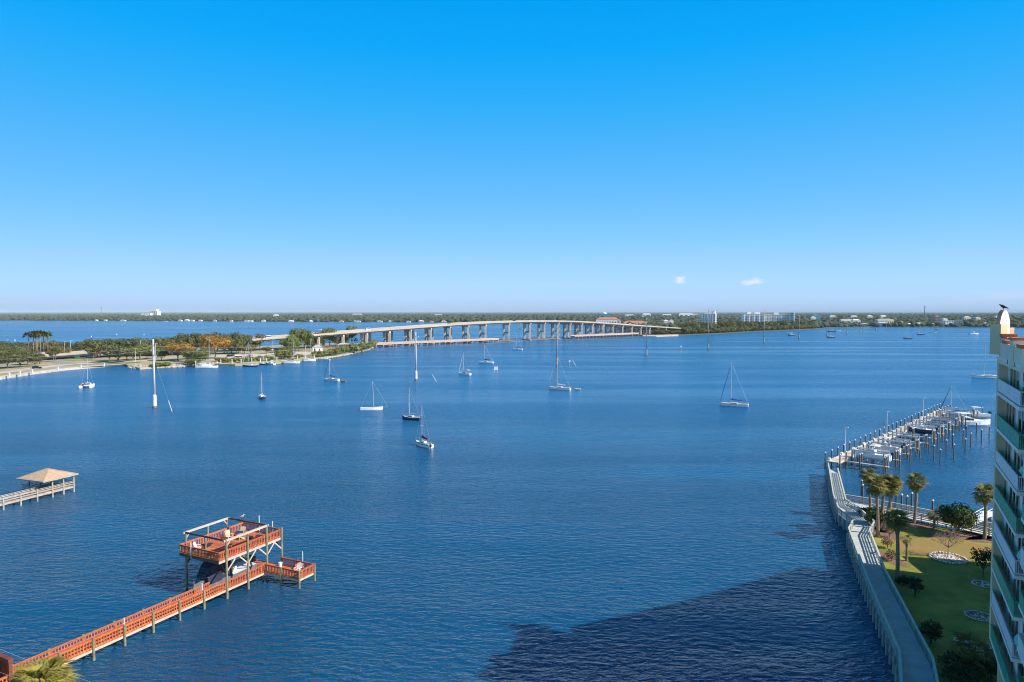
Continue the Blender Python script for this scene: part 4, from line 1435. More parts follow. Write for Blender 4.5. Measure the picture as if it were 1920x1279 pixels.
def dinghy(loc, heading, label, m=None, L=2.8):
    root = thing('dinghy', label, 'dinghy', (loc[0], loc[1], 0), heading, 'dinghies')
    rg = hull_rings(L, 1.4, 0.4, 0.12, 0.85)
    b = MB()
    b.loft([[r[i] for i in (3, 2, 1, 0, 6, 5, 4)] for r in rg], cap=True, closed=False)
    b.build('hull', m or M_white, root)
    MB().box((0, 0, 0.12), (L * 0.7, 0.95, 0.1)).build('floor', M_offw, root)
    for sg in (-1, 1):
        t = MB().path([(Vector(r[3]) * 1.0 if sg > 0 else Vector(r[4])) for r in rg], 0.13, 6)
        t.build('side_tube', m or M_white, root)
    MB().box((-0.2, 0, 0.33), (0.3, 1.1, 0.08)).build('seat', M_teak, root)
    return root


def motorboat(loc, heading, L, label, hullm=None, top=None, cabin=True, z=0.0, group='motorboats', outboards=1, arch=False, stripe=None):
    root = thing('motorboat', label, 'motorboat', (loc[0], loc[1], z), heading, group)
    hullm = hullm or M_white
    B = L * 0.33
    fb = 0.55 + L * 0.06
    add_hull(root, L, B, fb, 0.45, hullm, M_offw, stripe, 0.92, 0.35)
    if cabin:
        c = MB()
        c.loft([[(-L * .12, -B * .38, fb - .1), (-L * .12, B * .38, fb - .1), (-L * .10, B * .33, fb + L * .105), (-L * .10, -B * .33, fb + L * .105)],
                [(L * .06, -B * .36, fb - .1), (L * .06, B * .36, fb - .1), (L * .04, B * .30, fb + L * .10), (L * .04, -B * .30, fb + L * .10)],
                [(L * .22, -B * .28, fb), (L * .22, B * .28, fb), (L * .16, B * .22, fb + L * .045), (L * .16, -B * .22, fb + L * .045)],
                [(L * .42, -B * .08, fb * 1.15), (L * .42, B * .08, fb * 1.15), (L * .40, B * .06, fb * 1.22), (L * .40, -B * .06, fb * 1.22)]])
        cb = c.build('cabin', hullm if hullm is M_white else M_white, root)
        for sg in (-1, 1):
            MB().bar((-L * .09, sg * B * .365, fb + L * .055), (L * .10, sg * B * .325, fb + L * .045), 0.05, L * .05).build('window', M_glass, cb)
        MB().add([(L * .045, -B * .31, fb + L * .1), (L * .045, B * .31, fb + L * .1), (L * .175, B * .23, fb + L * .047), (L * .175, -B * .23, fb + L * .047)], [(0, 3, 2, 1)]).build('windshield', M_glass, cb)
    else:
        MB().box((-L * .02, 0, fb + .45), (L * .10, B * .35, 0.95)).build('console', M_white, root)
        MB().bar((L * .035, -B * .17, fb + 1.1), (L * .035, B * .17, fb + 1.1), 0.05, 0.4).build('windshield', M_glass, root)
        MB().box((-L * .16, 0, fb + .3), (L * .07, B * .4, 0.6)).build('seat', M_offw, root)
    MB().box((-L * .32, 0, fb - .08), (L * .28, B * .72, 0.1)).build('cockpit', M_offw, root)
    if top:
        x0, x1 = (-L * .22, L * .04) if cabin else (-L * .18, L * .07)
        zt = fb + (L * .105 + 0.9 if cabin else 2.0)
        MB().loft([[(x0, -B * .38, zt), (x0, B * .38, zt), (x0, B * .34, zt + .1), (x0, -B * .34, zt + .1)], [((x0 + x1) / 2, -B * .4, zt + .1), ((x0 + x1) / 2, B * .4, zt + .1), ((x0 + x1) / 2, B * .34, zt + .22), ((x0 + x1) / 2, -B * .34, zt + .22)],
                   [(x1, -B * .38, zt), (x1, B * .38, zt), (x1, B * .34, zt + .1), (x1, -B * .34, zt + .1)]]).build('canopy', top, root)
        for x in (x0 + .15, x1 - .15):
            for sg in (-1, 1):
                MB().tube((x, sg * B * .36, fb), (x, sg * B * .36, zt), 0.03, 0.03, 4).build('canopy_post', M_alu, root)
    for k in range(outboards):
        y = (k - (outboards - 1) / 2) * 0.7
        o = MB().loft([[(-L / 2 - .55, y - .2, fb + .1), (-L / 2 - .55, y + .2, fb + .1), (-L / 2 - .5, y + .17, fb + .75), (-L / 2 - .5, y - .17, fb + .75)], [(-L / 2 - .02, y - .2, fb + .1), (-L / 2 - .02, y + .2, fb + .1), (-L / 2 - .08, y + .16, fb + .65), (-L / 2 - .08, y - .16, fb + .65)]]).build('outboard', M_black, root)
        MB().box((-L / 2 - .3, y, fb - .45), (.2, .12, 1.1)).build('outboard_leg', M_black, o)
    MB().path([(L * .1, -B * .44, fb + .55), (L * .35, -B * .30, fb + .7), (L * .49, 0, fb + .85), (L * .35, B * .30, fb + .7), (L * .1, B * .44, fb + .55)], 0.025, 4).build('bow_rail', M_alu, root)
    if arch:
        MB().path([(-L * .2, -B * .42, fb), (-L * .24, -B * .36, fb + 2.2), (-L * .24, B * .36, fb + 2.2), (-L * .2, B * .42, fb)], 0.09, 6).build('radar_arch', M_white, root)
    return root


# catamaran seen from astern
def catamaran(loc, heading, L, mast, label):
    root = thing('catamaran', label, 'sailboat', (loc[0], loc[1], 0), heading, 'sailboats')
    for sg in (-1, 1):
        rg = hull_rings(L, 1.5, 1.0, 0.4, 0.8)
        b = MB()
        b.loft([[(r[i][0], r[i][1] + sg * 2.0, r[i][2]) for i in (3, 2, 1, 0, 6, 5, 4)] for r in rg], cap=True, closed=False)
        b.build('hull', M_white, root)
        d = MB()
        for r0, r1 in zip(rg[:-1], rg[1:]):
            d.add([(r0[3][0], r0[3][1] + sg * 2, r0[3][2] - .04), (r0[4][0], r0[4][1] + sg * 2, r0[4][2] - .04), (r1[4][0], r1[4][1] + sg * 2, r1[4][2] - .04), (r1[3][0], r1[3][1] + sg * 2, r1[3][2] - .04)], [(0, 1, 2, 3)])
        d.build('deck', M_offw, root)
    MB().box((-L * .05, 0, .95), (L * .62, 3.0, .35)).build('bridge_deck', M_offw, root)
    c = MB().loft([[(-L * .2, -1.9, 1.1), (-L * .2, 1.9, 1.1), (-L * .18, 1.6, 2.1), (-L * .18, -1.6, 2.1)], [(L * .12, -1.7, 1.1), (L * .12, 1.7, 1.1), (L * .05, 1.3, 1.95), (L * .05, -1.3, 1.95)], [(L * .22, -1.1, 1.1), (L * .22, 1.1, 1.1), (L * .2, .9, 1.2), (L * .2, -.9, 1.2)]]).build('cabin', M_white, root)
    MB().box((-L * .2, 0, 1.6), (.12, 2.4, .55)).build('window', M_glass, c)
    MB().tube((L * .1, 0, 1.9), (L * .1, 0, mast), .13, .09, 8).build('mast', M_alu, root)
    MB().tube((L * .08, 0, 2.9), (-L * .36, 0, 2.8), .09, .08, 6).build('boom', M_alu, root)
    MB().loft([[(L * .07, -.15, 2.9), (L * .07, .15, 2.9), (L * .07, .05, 3.5), (L * .07, -.05, 3.5)], [(-L * .34, -.14, 2.8), (-L * .34, .14, 2.8), (-L * .34, .04, 3.2), (-L * .34, -.04, 3.2)]]).build('sail_cover', M_blue, root)
    MB().box((-L * .38, 1.2, 1.5), (.5, .8, .8)).build('deck_box', M_magenta, root)
    for sg in (-1, 1):
        MB().tube((0, sg * 2.4, 1), (L * .1, 0, mast - .3), .02, .02, 4).build('shroud', M_steel, root)
    MB().tube((L * .48, 0, 1.1), (L * .1, 0, mast - .2), .022, .022, 4).build('forestay', M_steel, root)
    MB().tube((-L * .42, -1.6, 1), (-L * .42, -1.6, 3.6), .04, .04, 5).build('antenna_pole', M_alu, root)
    return root


catamaran(at(164, 726), R(112), 8.2, 13.0, 'small white catamaran anchored nearest the island seawall')
dinghy(at(154, 726.5), R(10), 'white dinghy tied beside the catamaran')
sailboat(at(491, 747), R(118), 7.8, 10.4, M_navy, M_white, M_offw, 'small navy-hulled sailboat seen from astern in the left half of the bay', jib=False, outboard=True)
sailboat(at(621, 714), R(160), 8.8, 11.2, M_white, M_navy, M_green, 'white sailboat with dark green sail cover and dark furled headsail', jibm=M_green)
dinghy(at(644, 716), R(165), 'brown dinghy trailing behind the green-covered sailboat', M_teak, 2.6)
sailboat(at(697, 769), R(8), 7.6, 10.0, M_white, None, None, 'plain white sailboat with bare mast and bowsprit, bow pointing right', jib=False, boom=False, cabin=False, sprit=1.9, detail=False, rake=0.4)
sailboat(at(771, 787), R(155), 6.8, 10.2, M_navy, M_teak, None, 'dark-hulled sailboat with bare mast just behind the magenta-covered boat', jib=False)
sailboat(at(794, 837), R(132), 6.8, 10.6, M_white, M_navy, M_magenta, 'nearest white sailboat with magenta sail cover and outboard motor', jib=False, outboard=True, cov_h=0.35)
sailboat(at(871, 703), R(148), 7.8, 12.4, M_white, M_offw, M_offw, 'white sailboat with pale furled headsail, left of the white signboard', bimini=M_offw)
sailboat(at(911, 681), R(165), 10.2, 12.2, M_white, None, M_black, 'long white sailboat with black sail cover behind the white signboard', jib=False)
sailboat(at(970, 656), R(160), 9.6, 14.4, M_white, None, M_black, 'white sailboat anchored just in front of the bridge channel', jib=False)
sailboat(at(1049, 731), R(158), 10.0, 14.8, M_white, M_teak, M_offw, 'large white sailboat with pale furled headsail in the middle of the bay', bimini=None, sprit=0.6)
dinghy(at(1083, 731), R(165), 'grey dinghy trailing behind the large central sailboat', M_conc_l, 2.8)
sailboat(at(1376, 762), R(158), 10.0, 15.8, M_white, M_navy, M_blue, 'white sailboat with blue sail cover and blue furled headsail at centre right', jibm=M_blue)
sailboat(at(1852, 709), R(172), 16.0, 17.2, M_white, M_navy, None, 'long two-masted white ketch half hidden by the tower', jib=False, boom=False, mizzen=12.5, B=4.0)
for (u, v, hd, L, ms, m, lab) in [(1702, 635, 165, 10, 15, M_navy, 'dark-hulled sailboat far out on the right reach'), (1726, 627.5, 165, 10, 13, M_navy, 'distant sailboat left of two others on the right reach'), (1749, 624, 165, 11, 13, M_white, 'distant white sailboat in the middle of the right reach'),
                              (1758, 619, 165, 8, 10, M_navy, 'tiny sailboat farthest off the right far shore'), (1480, 625, 160, 9.5, 14, M_white, 'white sailboat close under the peninsula mangroves'), (1558, 633, 170, 10, 9, M_green, 'green-hulled sailboat beside a far pole'), (1571, 620.5, 170, 10, 13, M_white, 'white sailboat off the end of the peninsula'),
                              (597, 619, 170, 12, 24, M_white, 'white sailboat on the open water behind the bridge ramp'), (310, 602.8, 175, 16, 20, M_white, 'tiny white sailboat far off the left shore'), (977, 616.5, 165, 12, 14, M_white, 'white sailboat seen under the bridge between its piers'), (998, 619.5, 165, 9, 11, M_white, 'small sailboat behind the bridge right of the channel')]:
    sailboat(at(u, v), R(hd), L, ms, m, None, M_blue if m is M_white else None, lab, jib=False, detail=False)
for (u, v, hd, L, m, lab) in [(1826, 627, 5, 15, M_white, 'long dark motorboat on the right reach near the tower'), (1484, 629.5, 10, 10, M_navy, 'dark motorboat beside the far pole below the peninsula'), (1559, 622.5, 170, 13, M_navy, 'dark trawler off the end of the peninsula'), (1614, 622, 175, 6, M_white, 'tiny white motorboat beside a far pole')]:
    motorboat(at(u, v), R(hd), L, lab, m, M_offw, True)
# boats moored along the island
o = sailboat(at(389, 690), R(4), 12.8, 24.0 if False else 19.5, M_white, None, M_navy, 'big white motor-sailer moored at the riprap end of the island', jib=False, B=4.2, bimini=M_offw)
MB().loft([[(-3.0, -1.6, 1.0), (-3.0, 1.6, 1.0), (-2.8, 1.4, 2.7), (-2.8, -1.4, 2.7)], [(2.2, -1.5, 1.0), (2.2, 1.5, 1.0), (1.4, 1.2, 2.6), (1.4, -1.2, 2.6)]]).build('pilot_house', M_white, o)
sailboat(at(469, 687.5), R(175), 9.8, 15.4, M_navy, M_white, None, 'navy-hulled sailboat moored along the island seawall', jib=True, rake=0.0, jibm=M_offw)
motorboat(at(508, 683.8), R(150), 7.0, 'white motorboat moored beside the navy sailboat', M_white, M_offw, True)
sailboat(at(548, 681.5), R(5), 10.2, 16.0, M_white, None, M_navy, 'white sailboat with tall mast moored by the island shrubs', jib=False, bimini=M_blue)
motorboat(at(581, 677), R(12), 8.2, 'white cruiser moored at the right end of the island dock', M_white, M_navy, True)
motorboat(at(612, 675.5), R(160), 5.8, 'small white skiff off the island tip shore', M_white, None, False)
motorboat(at(492, 684.4), R(165), 5.5, 'small dark open boat between the moored sailboats', M_navy, None, False)
ps = []
for (u, v) in [(367, 689), (414, 685.5), (435, 684.8), (452, 684.2), (472, 682), (488, 682.5), (500, 682.4), (519, 681.8), (558, 677.5), (572, 677), (589, 675)]:
    root = thing('mooring_post', '', 'post', at(u, v), 0, 'island mooring posts')
    MB().tube((0, 0, -1), (0, 0, 3.6), 0.34, 0.32, 8).build('shaft', M_conc_l, root)
    MB().lathe((0, 0, 3.6), [(0.36, 0), (0.02, 0.35)], 8).build('cap', M_white, root)
    ps.append(root)
number_labels(ps, 'white capped mooring post at the island dock, # post')
root = thing('island_dock', 'low pale dock along the island where boats moor', 'dock', at(450, 683.5))
o0 = at(450, 683.5)
pts = [at(u, v) - o0 for u, v in [(412, 685.0), (450, 684.0), (485, 682.8), (520, 680.5), (556, 676.8), (590, 673.6)]]
for p, q in zip(pts[:-1], pts[1:]):
    MB().bar((p.x, p.y, 1.0), (q.x, q.y, 1.0), 2.0, 0.3).build('deck', M_conc_l, root)
    MB().bar((p.x, p.y - .7, .2), (q.x, q.y - .7, .2), 0.4, 1.3).build('wall', M_conc, root)

# signs and marks in the water
root = thing('channel_signboard', 'white square signboard on posts standing in the water', 'sign', at(930, 700))
MB().box((0, 0, 2.75), (2.1, 0.12, 1.9)).build('panel', M_white, root)
for x in (-0.8, 0.8):
    MB().tube((x, 0.1, -1), (x, 0.1, 3.6), 0.1, 0.1, 6).build('post', M_gwood, root)
for (u, v, c, lab) in [(1277, 656, M_white, 'small white daymark right of the bridge in open water'), (1100, 649, mat('daymark_green', (0.02, 0.3, 0.18), 0.5), 'small green daymark in front of the right fishing pier'), (1068, 686, M_conc_l, 'thin pale daymark right of the central pole')]:
    root = thing('daymark', lab, 'marker', at(u, v))
    MB().tube((0, 0, -1), (0, 0, 3.0), 0.14, 0.14, 6).build('post', M_gwood, root)
    MB().box((0, -0.1, 3.0), (1.1, 0.08, 1.1)).build('board', c, root)
bs = []
for (u, v) in [(28, 638.5), (171, 631.8), (219, 628), (270, 628.2)]:
    root = thing('buoy', '', 'buoy', at(u, v), 0, 'white buoys beyond the island')
    MB().lathe((0, 0, 0), [(0.5, -0.4), (0.7, 0.1), (0.5, 0.7), (0.12, 0.9), (0.1, 1.7)], 8).build('float', M_white, root)
    MB().box((0, 0, 1.8), (0.4, 0.4, 0.3)).build('topmark', M_white, root)
    bs.append(root)
number_labels(bs, 'small white buoy on the water beyond the island, # buoy')

# ------------------------------------------------------------------ orange boat dock
DA = math.atan2(0.8984, 0.4392)
dock = thing('boat_dock', 'orange stained wooden boat dock with upper sun deck over a boat lift', 'dock', (-32.5, 82.6, 0), DA)
ZL, ZU, RAILH = 1.12, 4.78, 1.02
PX0 = -34.0


def seg(mbs, parent, name, m):
    return mbs.build(name, m, parent)


# lower deck, in sections
xs = [PX0] + [-22.4 + 3.2 * k for k in range(0, 9)] + [5.5]
for a_, b_ in zip(xs[:-1], xs[1:]):
    nb = int(round((b_ - a_) / 0.40))
    for k in range(nb):
        x0 = a_ + (b_ - a_) * k / nb
        x1 = a_ + (b_ - a_) * (k + 1) / nb
        MB().box(((x0 + x1) / 2, 0.7, ZL), (x1 - x0 - 0.015, 1.46, 0.06)).build('plank', M_orange_d, dock)
for y in (0.0, 1.4):
    MB().bar((PX0, y, ZL - 0.17), (5.5, y, ZL - 0.17), 0.08, 0.26).build('rim_joist', M_beam, dock)
# right hand platform
for k in range(14):
    y0 = -5.6 + 0.4 * k
    MB().box((4.15, y0 + 0.2, ZL), (2.7, 0.385, 0.06)).build('plank', M_orange_d, dock)
for y in (-5.6,):
    MB().bar((2.8, y, ZL - 0.17), (5.5, y, ZL - 0.17), 0.08, 0.26).build('rim_joist', M_beam, dock)
for x in (2.8, 5.5):
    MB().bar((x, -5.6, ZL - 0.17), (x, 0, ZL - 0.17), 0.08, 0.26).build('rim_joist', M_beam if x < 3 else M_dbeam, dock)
# cross finger closing the boat slip
for k in range(13):
    MB().box((4.75, 1.6 + 0.4 * k, ZL), (1.5, 0.385, 0.06)).build('plank', M_orange_d, dock)
# upper deck
for k in range(24):
    x0 = -4.2 + 9.8 * k / 24
    MB().box((x0 + 0.204, 3.35, ZU), (0.395, 6.75, 0.06)).build('plank', M_orange_d, dock)
for y in (0, 6.7):
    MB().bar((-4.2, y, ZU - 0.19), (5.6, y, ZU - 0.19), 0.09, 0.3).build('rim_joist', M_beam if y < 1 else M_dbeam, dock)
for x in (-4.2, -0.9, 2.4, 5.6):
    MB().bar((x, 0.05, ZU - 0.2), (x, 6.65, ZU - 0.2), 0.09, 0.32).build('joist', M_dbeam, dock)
BAL = MB().box((0, 0, 0), (0.10, 0.035, 0.82)).mesh('baluster', M_orange)
BALY = MB().box((0, 0, 0), (0.035, 0.10, 0.82)).mesh('baluster', M_orange)
n_bal = [0]
rest = MB()


def railing(p, q, z, gap=0.25, lattice=False, single=True):
    """top cap, rails and balusters from p to q (x, y in the dock's frame)"""
    p, q = Vector(p), Vector(q)
    L = (q - p).length
    d = (q - p) / L
    MB().bar((p.x, p.y, z + RAILH), (q.x, q.y, z + RAILH), 0.16, 0.045).build('cap_rail', M_orange, dock)
    for h, t in (((0.90, 0.10), (0.14, 0.10)) if not lattice else ((0.90, 0.12), (0.51, 0.13), (0.12, 0.13))):
        MB().bar((p.x, p.y, z + h), (q.x, q.y, z + h), 0.045, t).build('rail', M_orange, dock)
    n = max(1, int(round(L / gap)))
    along_x = abs(d.x) > abs(d.y)
    for i in range(n):
        c = p + d * ((i + 0.5) * L / n)
        off = -0.04 if along_x else 0.0
        if single and n_bal[0] < 300:
            n_bal[0] += 1
            inst(BAL if along_x else BALY, 'baluster', dock, (c.x + (0 if along_x else -0.04), c.y + off, z + 0.50))
        else:
            rest.box((c.x + (0 if along_x else -0.04), c.y + off, z + 0.50), (0.10, 0.035, 0.82) if along_x else (0.035, 0.10, 0.82))


railing((-4.2, 0, 0), (5.6, 0, 0), ZU)
railing((-4.2, 6.7, 0), (-4.2, 0, 0), ZU)
railing((-4.2, 6.7, 0), (5.6, 6.7, 0), ZU)
railing((5.6, 6.7, 0), (5.6, 0, 0), ZU)
railing((2.8, -5.6, 0), (2.8, 0, 0), ZL)
railing((2.8, -5.6, 0), (5.5, -5.6, 0), ZL)
railing((5.5, -5.6, 0), (5.5, 0.0, 0), ZL, single=True)
railing((-4.0, 0, 0), (2.8, 0, 0), ZL, single=True)
railing((PX0, 0, 0), (-4.0, 0, 0), ZL, 0.29, True, True)
railing((PX0, 1.4, 0), (-4.4, 1.4, 0), ZL, 0.29, True, True)
tag(rest.build('balusters', M_orange, dock), None, None, None, 'stuff')
# piles and posts
for x in [-32.0 + 3.2 * k for k in range(0, 9)]:
    for y in (-0.1, 1.5):
        MB().tube((x, y, -1.5), (x, y, ZL + 1.12), 0.13, 0.12, 8).build('pile', M_ptwood, dock)
    MB().bar((x, 0.0, 0.15), (x, 1.4, 0.85), 0.05, 0.14).build('brace', M_dbeam, dock)
    MB().bar((x + 0.06, 1.4, 0.15), (x + 0.06, 0.0, 0.85), 0.05, 0.14).build('brace', M_dbeam, dock)
for x in (-3.2, 0.0, 3.05, 5.6):
    for y in (-0.12, 6.82):
        top = 6.85 if x < 4 else 6.0
        MB().tube((x, y, -1.5), (x, y, top), 0.145, 0.125, 8).build('post', M_ptwood, dock)
MB().tube((-3.2, 3.4, ZU), (-3.2, 3.4, 6.85), 0.11, 0.11, 8).build('post', M_ptwood, dock)
for (x, y) in ((2.8, -5.7), (5.5, -5.7), (2.7, -2.8), (5.6, -2.8), (2.7, 0.25)):
    MB().tube((x, y, -1.5), (x, y, ZL + 1.08), 0.13, 0.12, 8).build('pile', M_ptwood, dock)
for (x, y) in ((4.1, 6.5), (4.1, 2.0), (-3.2, 1.5), (0, 1.5), (3.0, 1.5)):
    MB().tube((x, y, -1.5), (x, y, ZL), 0.13, 0.12, 8).build('pile', M_ptwood, dock)
for x in (-3.2, 0.0):
    MB().bar((x, 0.0, 0.15), (x, 1.4, 0.85), 0.05, 0.14).build('brace', M_dbeam, dock)
    MB().bar((x + 0.06, 1.4, 0.15), (x + 0.06, 0.0, 0.85), 0.05, 0.14).build('brace', M_dbeam, dock)
# frame over the upper deck
for y in (-0.12, 6.82):
    MB().bar((-3.6, y, 6.98), (3.35, y, 6.98), 0.20, 0.24).build('beam', M_beam, dock)
for x in (-3.35, 3.15):
    MB().bar((x, -0.3, 7.0), (x, 7.0, 7.0), 0.09, 0.22).build('cross_beam', M_dbeam, dock)
for (x, y, sx) in ((-3.2, -0.12, 1), (0, -0.12, 1), (0, -0.12, -1), (3.05, -0.12, 1), (3.05, -0.12, -1), (5.6, -0.12, -1), (-3.2, 6.82, 1), (0, 6.82, 1), (3.05, 6.82, -1)):
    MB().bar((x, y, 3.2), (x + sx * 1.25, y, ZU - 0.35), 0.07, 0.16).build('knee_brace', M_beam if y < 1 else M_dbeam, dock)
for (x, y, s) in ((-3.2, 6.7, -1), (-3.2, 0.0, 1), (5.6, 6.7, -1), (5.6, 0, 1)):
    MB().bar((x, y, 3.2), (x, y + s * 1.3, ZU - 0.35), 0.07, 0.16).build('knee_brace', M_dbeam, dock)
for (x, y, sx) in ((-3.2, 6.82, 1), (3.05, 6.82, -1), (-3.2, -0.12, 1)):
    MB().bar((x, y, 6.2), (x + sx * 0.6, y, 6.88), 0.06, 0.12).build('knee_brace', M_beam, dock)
M_pvc = mat('white_pvc', (0.78, 0.78, 0.76), 0.4)
for (x, y, z0, z1) in ((5.75, 4.0, 4.6, 7.0), (5.75, 1.6, 4.6, 6.6), (-4.3, 4.6, 4.4, 6.4), (5.65, -3.6, 1.0, 3.4), (-16.0, -0.05, 1.2, 2.9), (-6.5, 0.1, 1.2, 3.0)):
    MB().tube((x, y, z0), (x, y, z1), 0.05, 0.05, 6).build('rod_holder', M_pvc, dock)
# gate at the shore end
g_ = MB()
for y in (-0.1, 1.5):
    g_.bar((-26.6, y, ZL), (-26.6, y, ZL + 2.3), 0.3, 0.3)
g_.bar((-26.6, -0.3, ZL + 2.35), (-26.6, 1.7, ZL + 2.35), 0.4, 0.3)
for k in range(9):
    g_.bar((-26.6, 0.05 + 0.16 * k, ZL + 0.1), (-26.6, 0.05 + 0.16 * k, ZL + 2.0), 0.05, 0.09)
g_.build('gate', mat('dark_orange_wood', (0.20, 0.05, 0.025), 0.7, var=0.2), dock)
# seat back on the platform and the picnic bench built of the same orange boards
for k in range(5):
    MB().box((4.9, -3.5 + 0.0, ZL + 0.25 + 0.17 * k), (1.0, 0.05, 0.14)).build('bench_board', M_orange, dock)
# boat lift
for x in (-2.2, 3.0):
    MB().bar((x, 1.7, 0.75), (x, 6.6, 0.75), 0.25, 0.25).build('lift_beam', M_alu, dock)


def dock_pt(x, y, z):
    return (-32.5 + 0.4392 * x - 0.8984 * y, 82.6 + 0.8984 * x + 0.4392 * y, z)


b_ = motorboat(dock_pt(-0.3, 3.9, 0), DA + math.pi, 8.6, 'dark motorboat with dark canvas enclosure in the dock boat lift', mat('grey_hull', (0.16, 0.18, 0.22), 0.4, var=0.1), None, False, 0.25, 'motorboats', 2)
enc = MB()
enc.loft([[(-0.3, -1.3, 1.0), (-0.3, 1.3, 1.0), (-0.2, 1.15, 3.1), (-0.2, -1.15, 3.1)], [(2.0, -1.3, 1.0), (2.0, 1.3, 1.0), (1.8, 1.1, 3.1), (1.8, -1.1, 3.1)], [(3.4, -0.9, 1.0), (3.4, 0.9, 1.0), (2.7, 0.75, 2.75), (2.7, -0.75, 2.75)]])
ec = enc.build('canvas_enclosure', mat('dark_canvas', (0.025, 0.03, 0.06), 0.75, var=0.2), b_)
for k in range(3):
    MB().bar((3.07, -0.68 + 0.5 * k, 1.95), (3.07, -0.28 + 0.5 * k, 1.95), 0.25, 0.5).build('window', M_glass, ec)
for k in range(3):
    for sg in (-1, 1):
        MB().bar((0.0 + 0.62 * k, sg * 1.24, 2.1), (0.5 + 0.62 * k, sg * 1.24, 2.1), 0.06, 0.5).build('window', M_glass, ec)


def adirondack(loc, rz, m, label, group):
    root = thing('deck_chair', label, 'chair', loc, rz, group)
    MB().add([(-0.28, -0.3, 0.28), (0.28, -0.3, 0.38), (0.28, 0.3, 0.38), (-0.28, 0.3, 0.28), (-0.28, -0.3, 0.23), (0.28, -0.3, 0.33), (0.28, 0.3, 0.33), (-0.28, 0.3, 0.23)],
             [(0, 1, 2, 3), (7, 6, 5, 4), (0, 4, 5, 1), (1, 5, 6, 2), (2, 6, 7, 3), (3, 7, 4, 0)]).build('seat', m, root)
    b = MB()
    for k in range(5):
        y = -0.24 + 0.12 * k
        b.bar((-0.25, y, 0.25), (-0.58, y * 1.25, 1.0 + (0.08 if k == 2 else 0.04 if k in (1, 3) else 0)), 0.105, 0.03)
    b.build('backrest', m, root)
    for s in (-1, 1):
        MB().bar((-0.4, s * 0.36, 0.58), (0.34, s * 0.36, 0.60), 0.13, 0.03).build('armrest', m, root)
        MB().bar((0.26, s * 0.33, 0), (0.26, s * 0.33, 0.58), 0.05, 0.09).build('leg', m, root)
        MB().bar((-0.5, s * 0.33, 0), (0.1, s * 0.33, 0.30), 0.05, 0.09).build('leg', m, root)
    return root


M_tan = mat('tan_poly', (0.66, 0.53, 0.36), 0.5)
ZT = ZU + 0.035
adirondack(dock_pt(3.6, 4.9, ZT), DA + R(200), M_tan, 'tan deck chair in the far left corner of the upper sun deck', 'upper deck chairs')
adirondack(dock_pt(2.6, 3.9, ZT), DA + R(150), M_tan, 'tan deck chair nearest the centre of the upper sun deck', 'upper deck chairs')
adirondack(dock_pt(2.0, 5.3, ZT), DA + R(260), M_tan, 'tan deck chair against the left railing of the upper deck', 'upper deck chairs')
adirondack(dock_pt(-2.7, 5.2, ZT), DA + R(300), M_white, 'white deck chair at the left front of the upper deck', 'upper deck chairs')
adirondack(dock_pt(4.4, -3.9, ZL + 0.035), DA + R(190), M_white, 'white deck chair on the low side platform', 'platform chairs')
root = thing('round_table', 'dark round table between the tan chairs on the upper deck', 'table', dock_pt(3.0, 4.7, ZT))
MB().lathe((0, 0, 0.66), [(0.55, 0), (0.55, 0.05)], 14).build('top', M_navy, root)
MB().tube((0, 0, 0), (0, 0, 0.66), 0.06, 0.06, 6).build('leg', M_black, root)
MB().lathe((0, 0, 0), [(0.3, 0), (0.05, 0.08)], 10).build('base', M_black, root)


def lounger(loc, rz, m, label):
    root = thing('sun_lounger', label, 'lounger', loc, rz, 'dark loungers')
    MB().box((0.2, 0, 0.34), (1.3, 0.65, 0.06)).build('seat', m, root)
    MB().bar((-0.45, 0, 0.34), (-1.0, 0, 0.85), 0.65, 0.06).build('backrest', m, root)
    for x in (-0.4, 0.75):
        for y in (-0.28, 0.28):
            MB().tube((x, y, 0), (x, y, 0.34), 0.03, 0.03, 5).build('leg', M_alu, root)
    return root


M_dcan = MATS['dark_canvas']
lounger(dock_pt(3.9, 1.6, ZT), DA + R(100), M_dcan, 'dark sun lounger at the far right of the upper deck')
lounger(dock_pt(2.6, 1.5, ZT), DA + R(100), M_dcan, 'dark sun lounger nearer along the right railing of the upper deck')
lounger(dock_pt(-1.6, 5.0, ZT), DA + R(20), M_dcan, 'dark sun lounger at the left of the upper deck')
root = thing('picnic_table', 'orange picnic table with benches at the front of the upper deck', 'table', dock_pt(-2.0, 1.9, ZT), DA)
for k in range(3):
    MB().box((0, -0.28 + 0.28 * k, 0.74), (2.6, 0.26, 0.05)).build('top_board', M_orange, root)
for y in (-0.85, 0.85):
    MB().box((0, y, 0.45), (2.6, 0.28, 0.05)).build('bench', M_orange, root)
for x in (-0.95, 0.95):
    MB().bar((x, -0.85, 0.42), (x, 0.85, 0.42), 0.05, 0.1).build('crosspiece', M_orange, root)
    for s in (-1, 1):
        MB().bar((x, s * 0.7, 0), (x, s * 0.25, 0.72), 0.05, 0.1).build('leg', M_orange, root)
root = thing('bucket', 'white bucket at the inner corner of the low platform', 'bucket', dock_pt(4.9, -0.5, ZL + 0.035))
MB().lathe((0, 0, 0), [(0.2, 0), (0.26, 0.5)], 10).build('body', M_white, root)
MB().lathe((0, 0, 0.5), [(0.28, 0), (0.26, 0.06)], 10).build('lid', M_offw, root)
root = thing('planter', 'orange round planter on the upper deck', 'planter', dock_pt(3.3, 2.7, ZT))
MB().lathe((0, 0, 0), [(0.22, 0), (0.4, 0.3), (0.42, 0.5), (0.36, 0.5)], 12).build('pot', mat('terracotta', (0.5, 0.14, 0.06), 0.7), root)
MB().lathe((0, 0, 0.45), [(0.35, 0), (0.02, 0.08)], 10).build('soil', M_trunk, root)


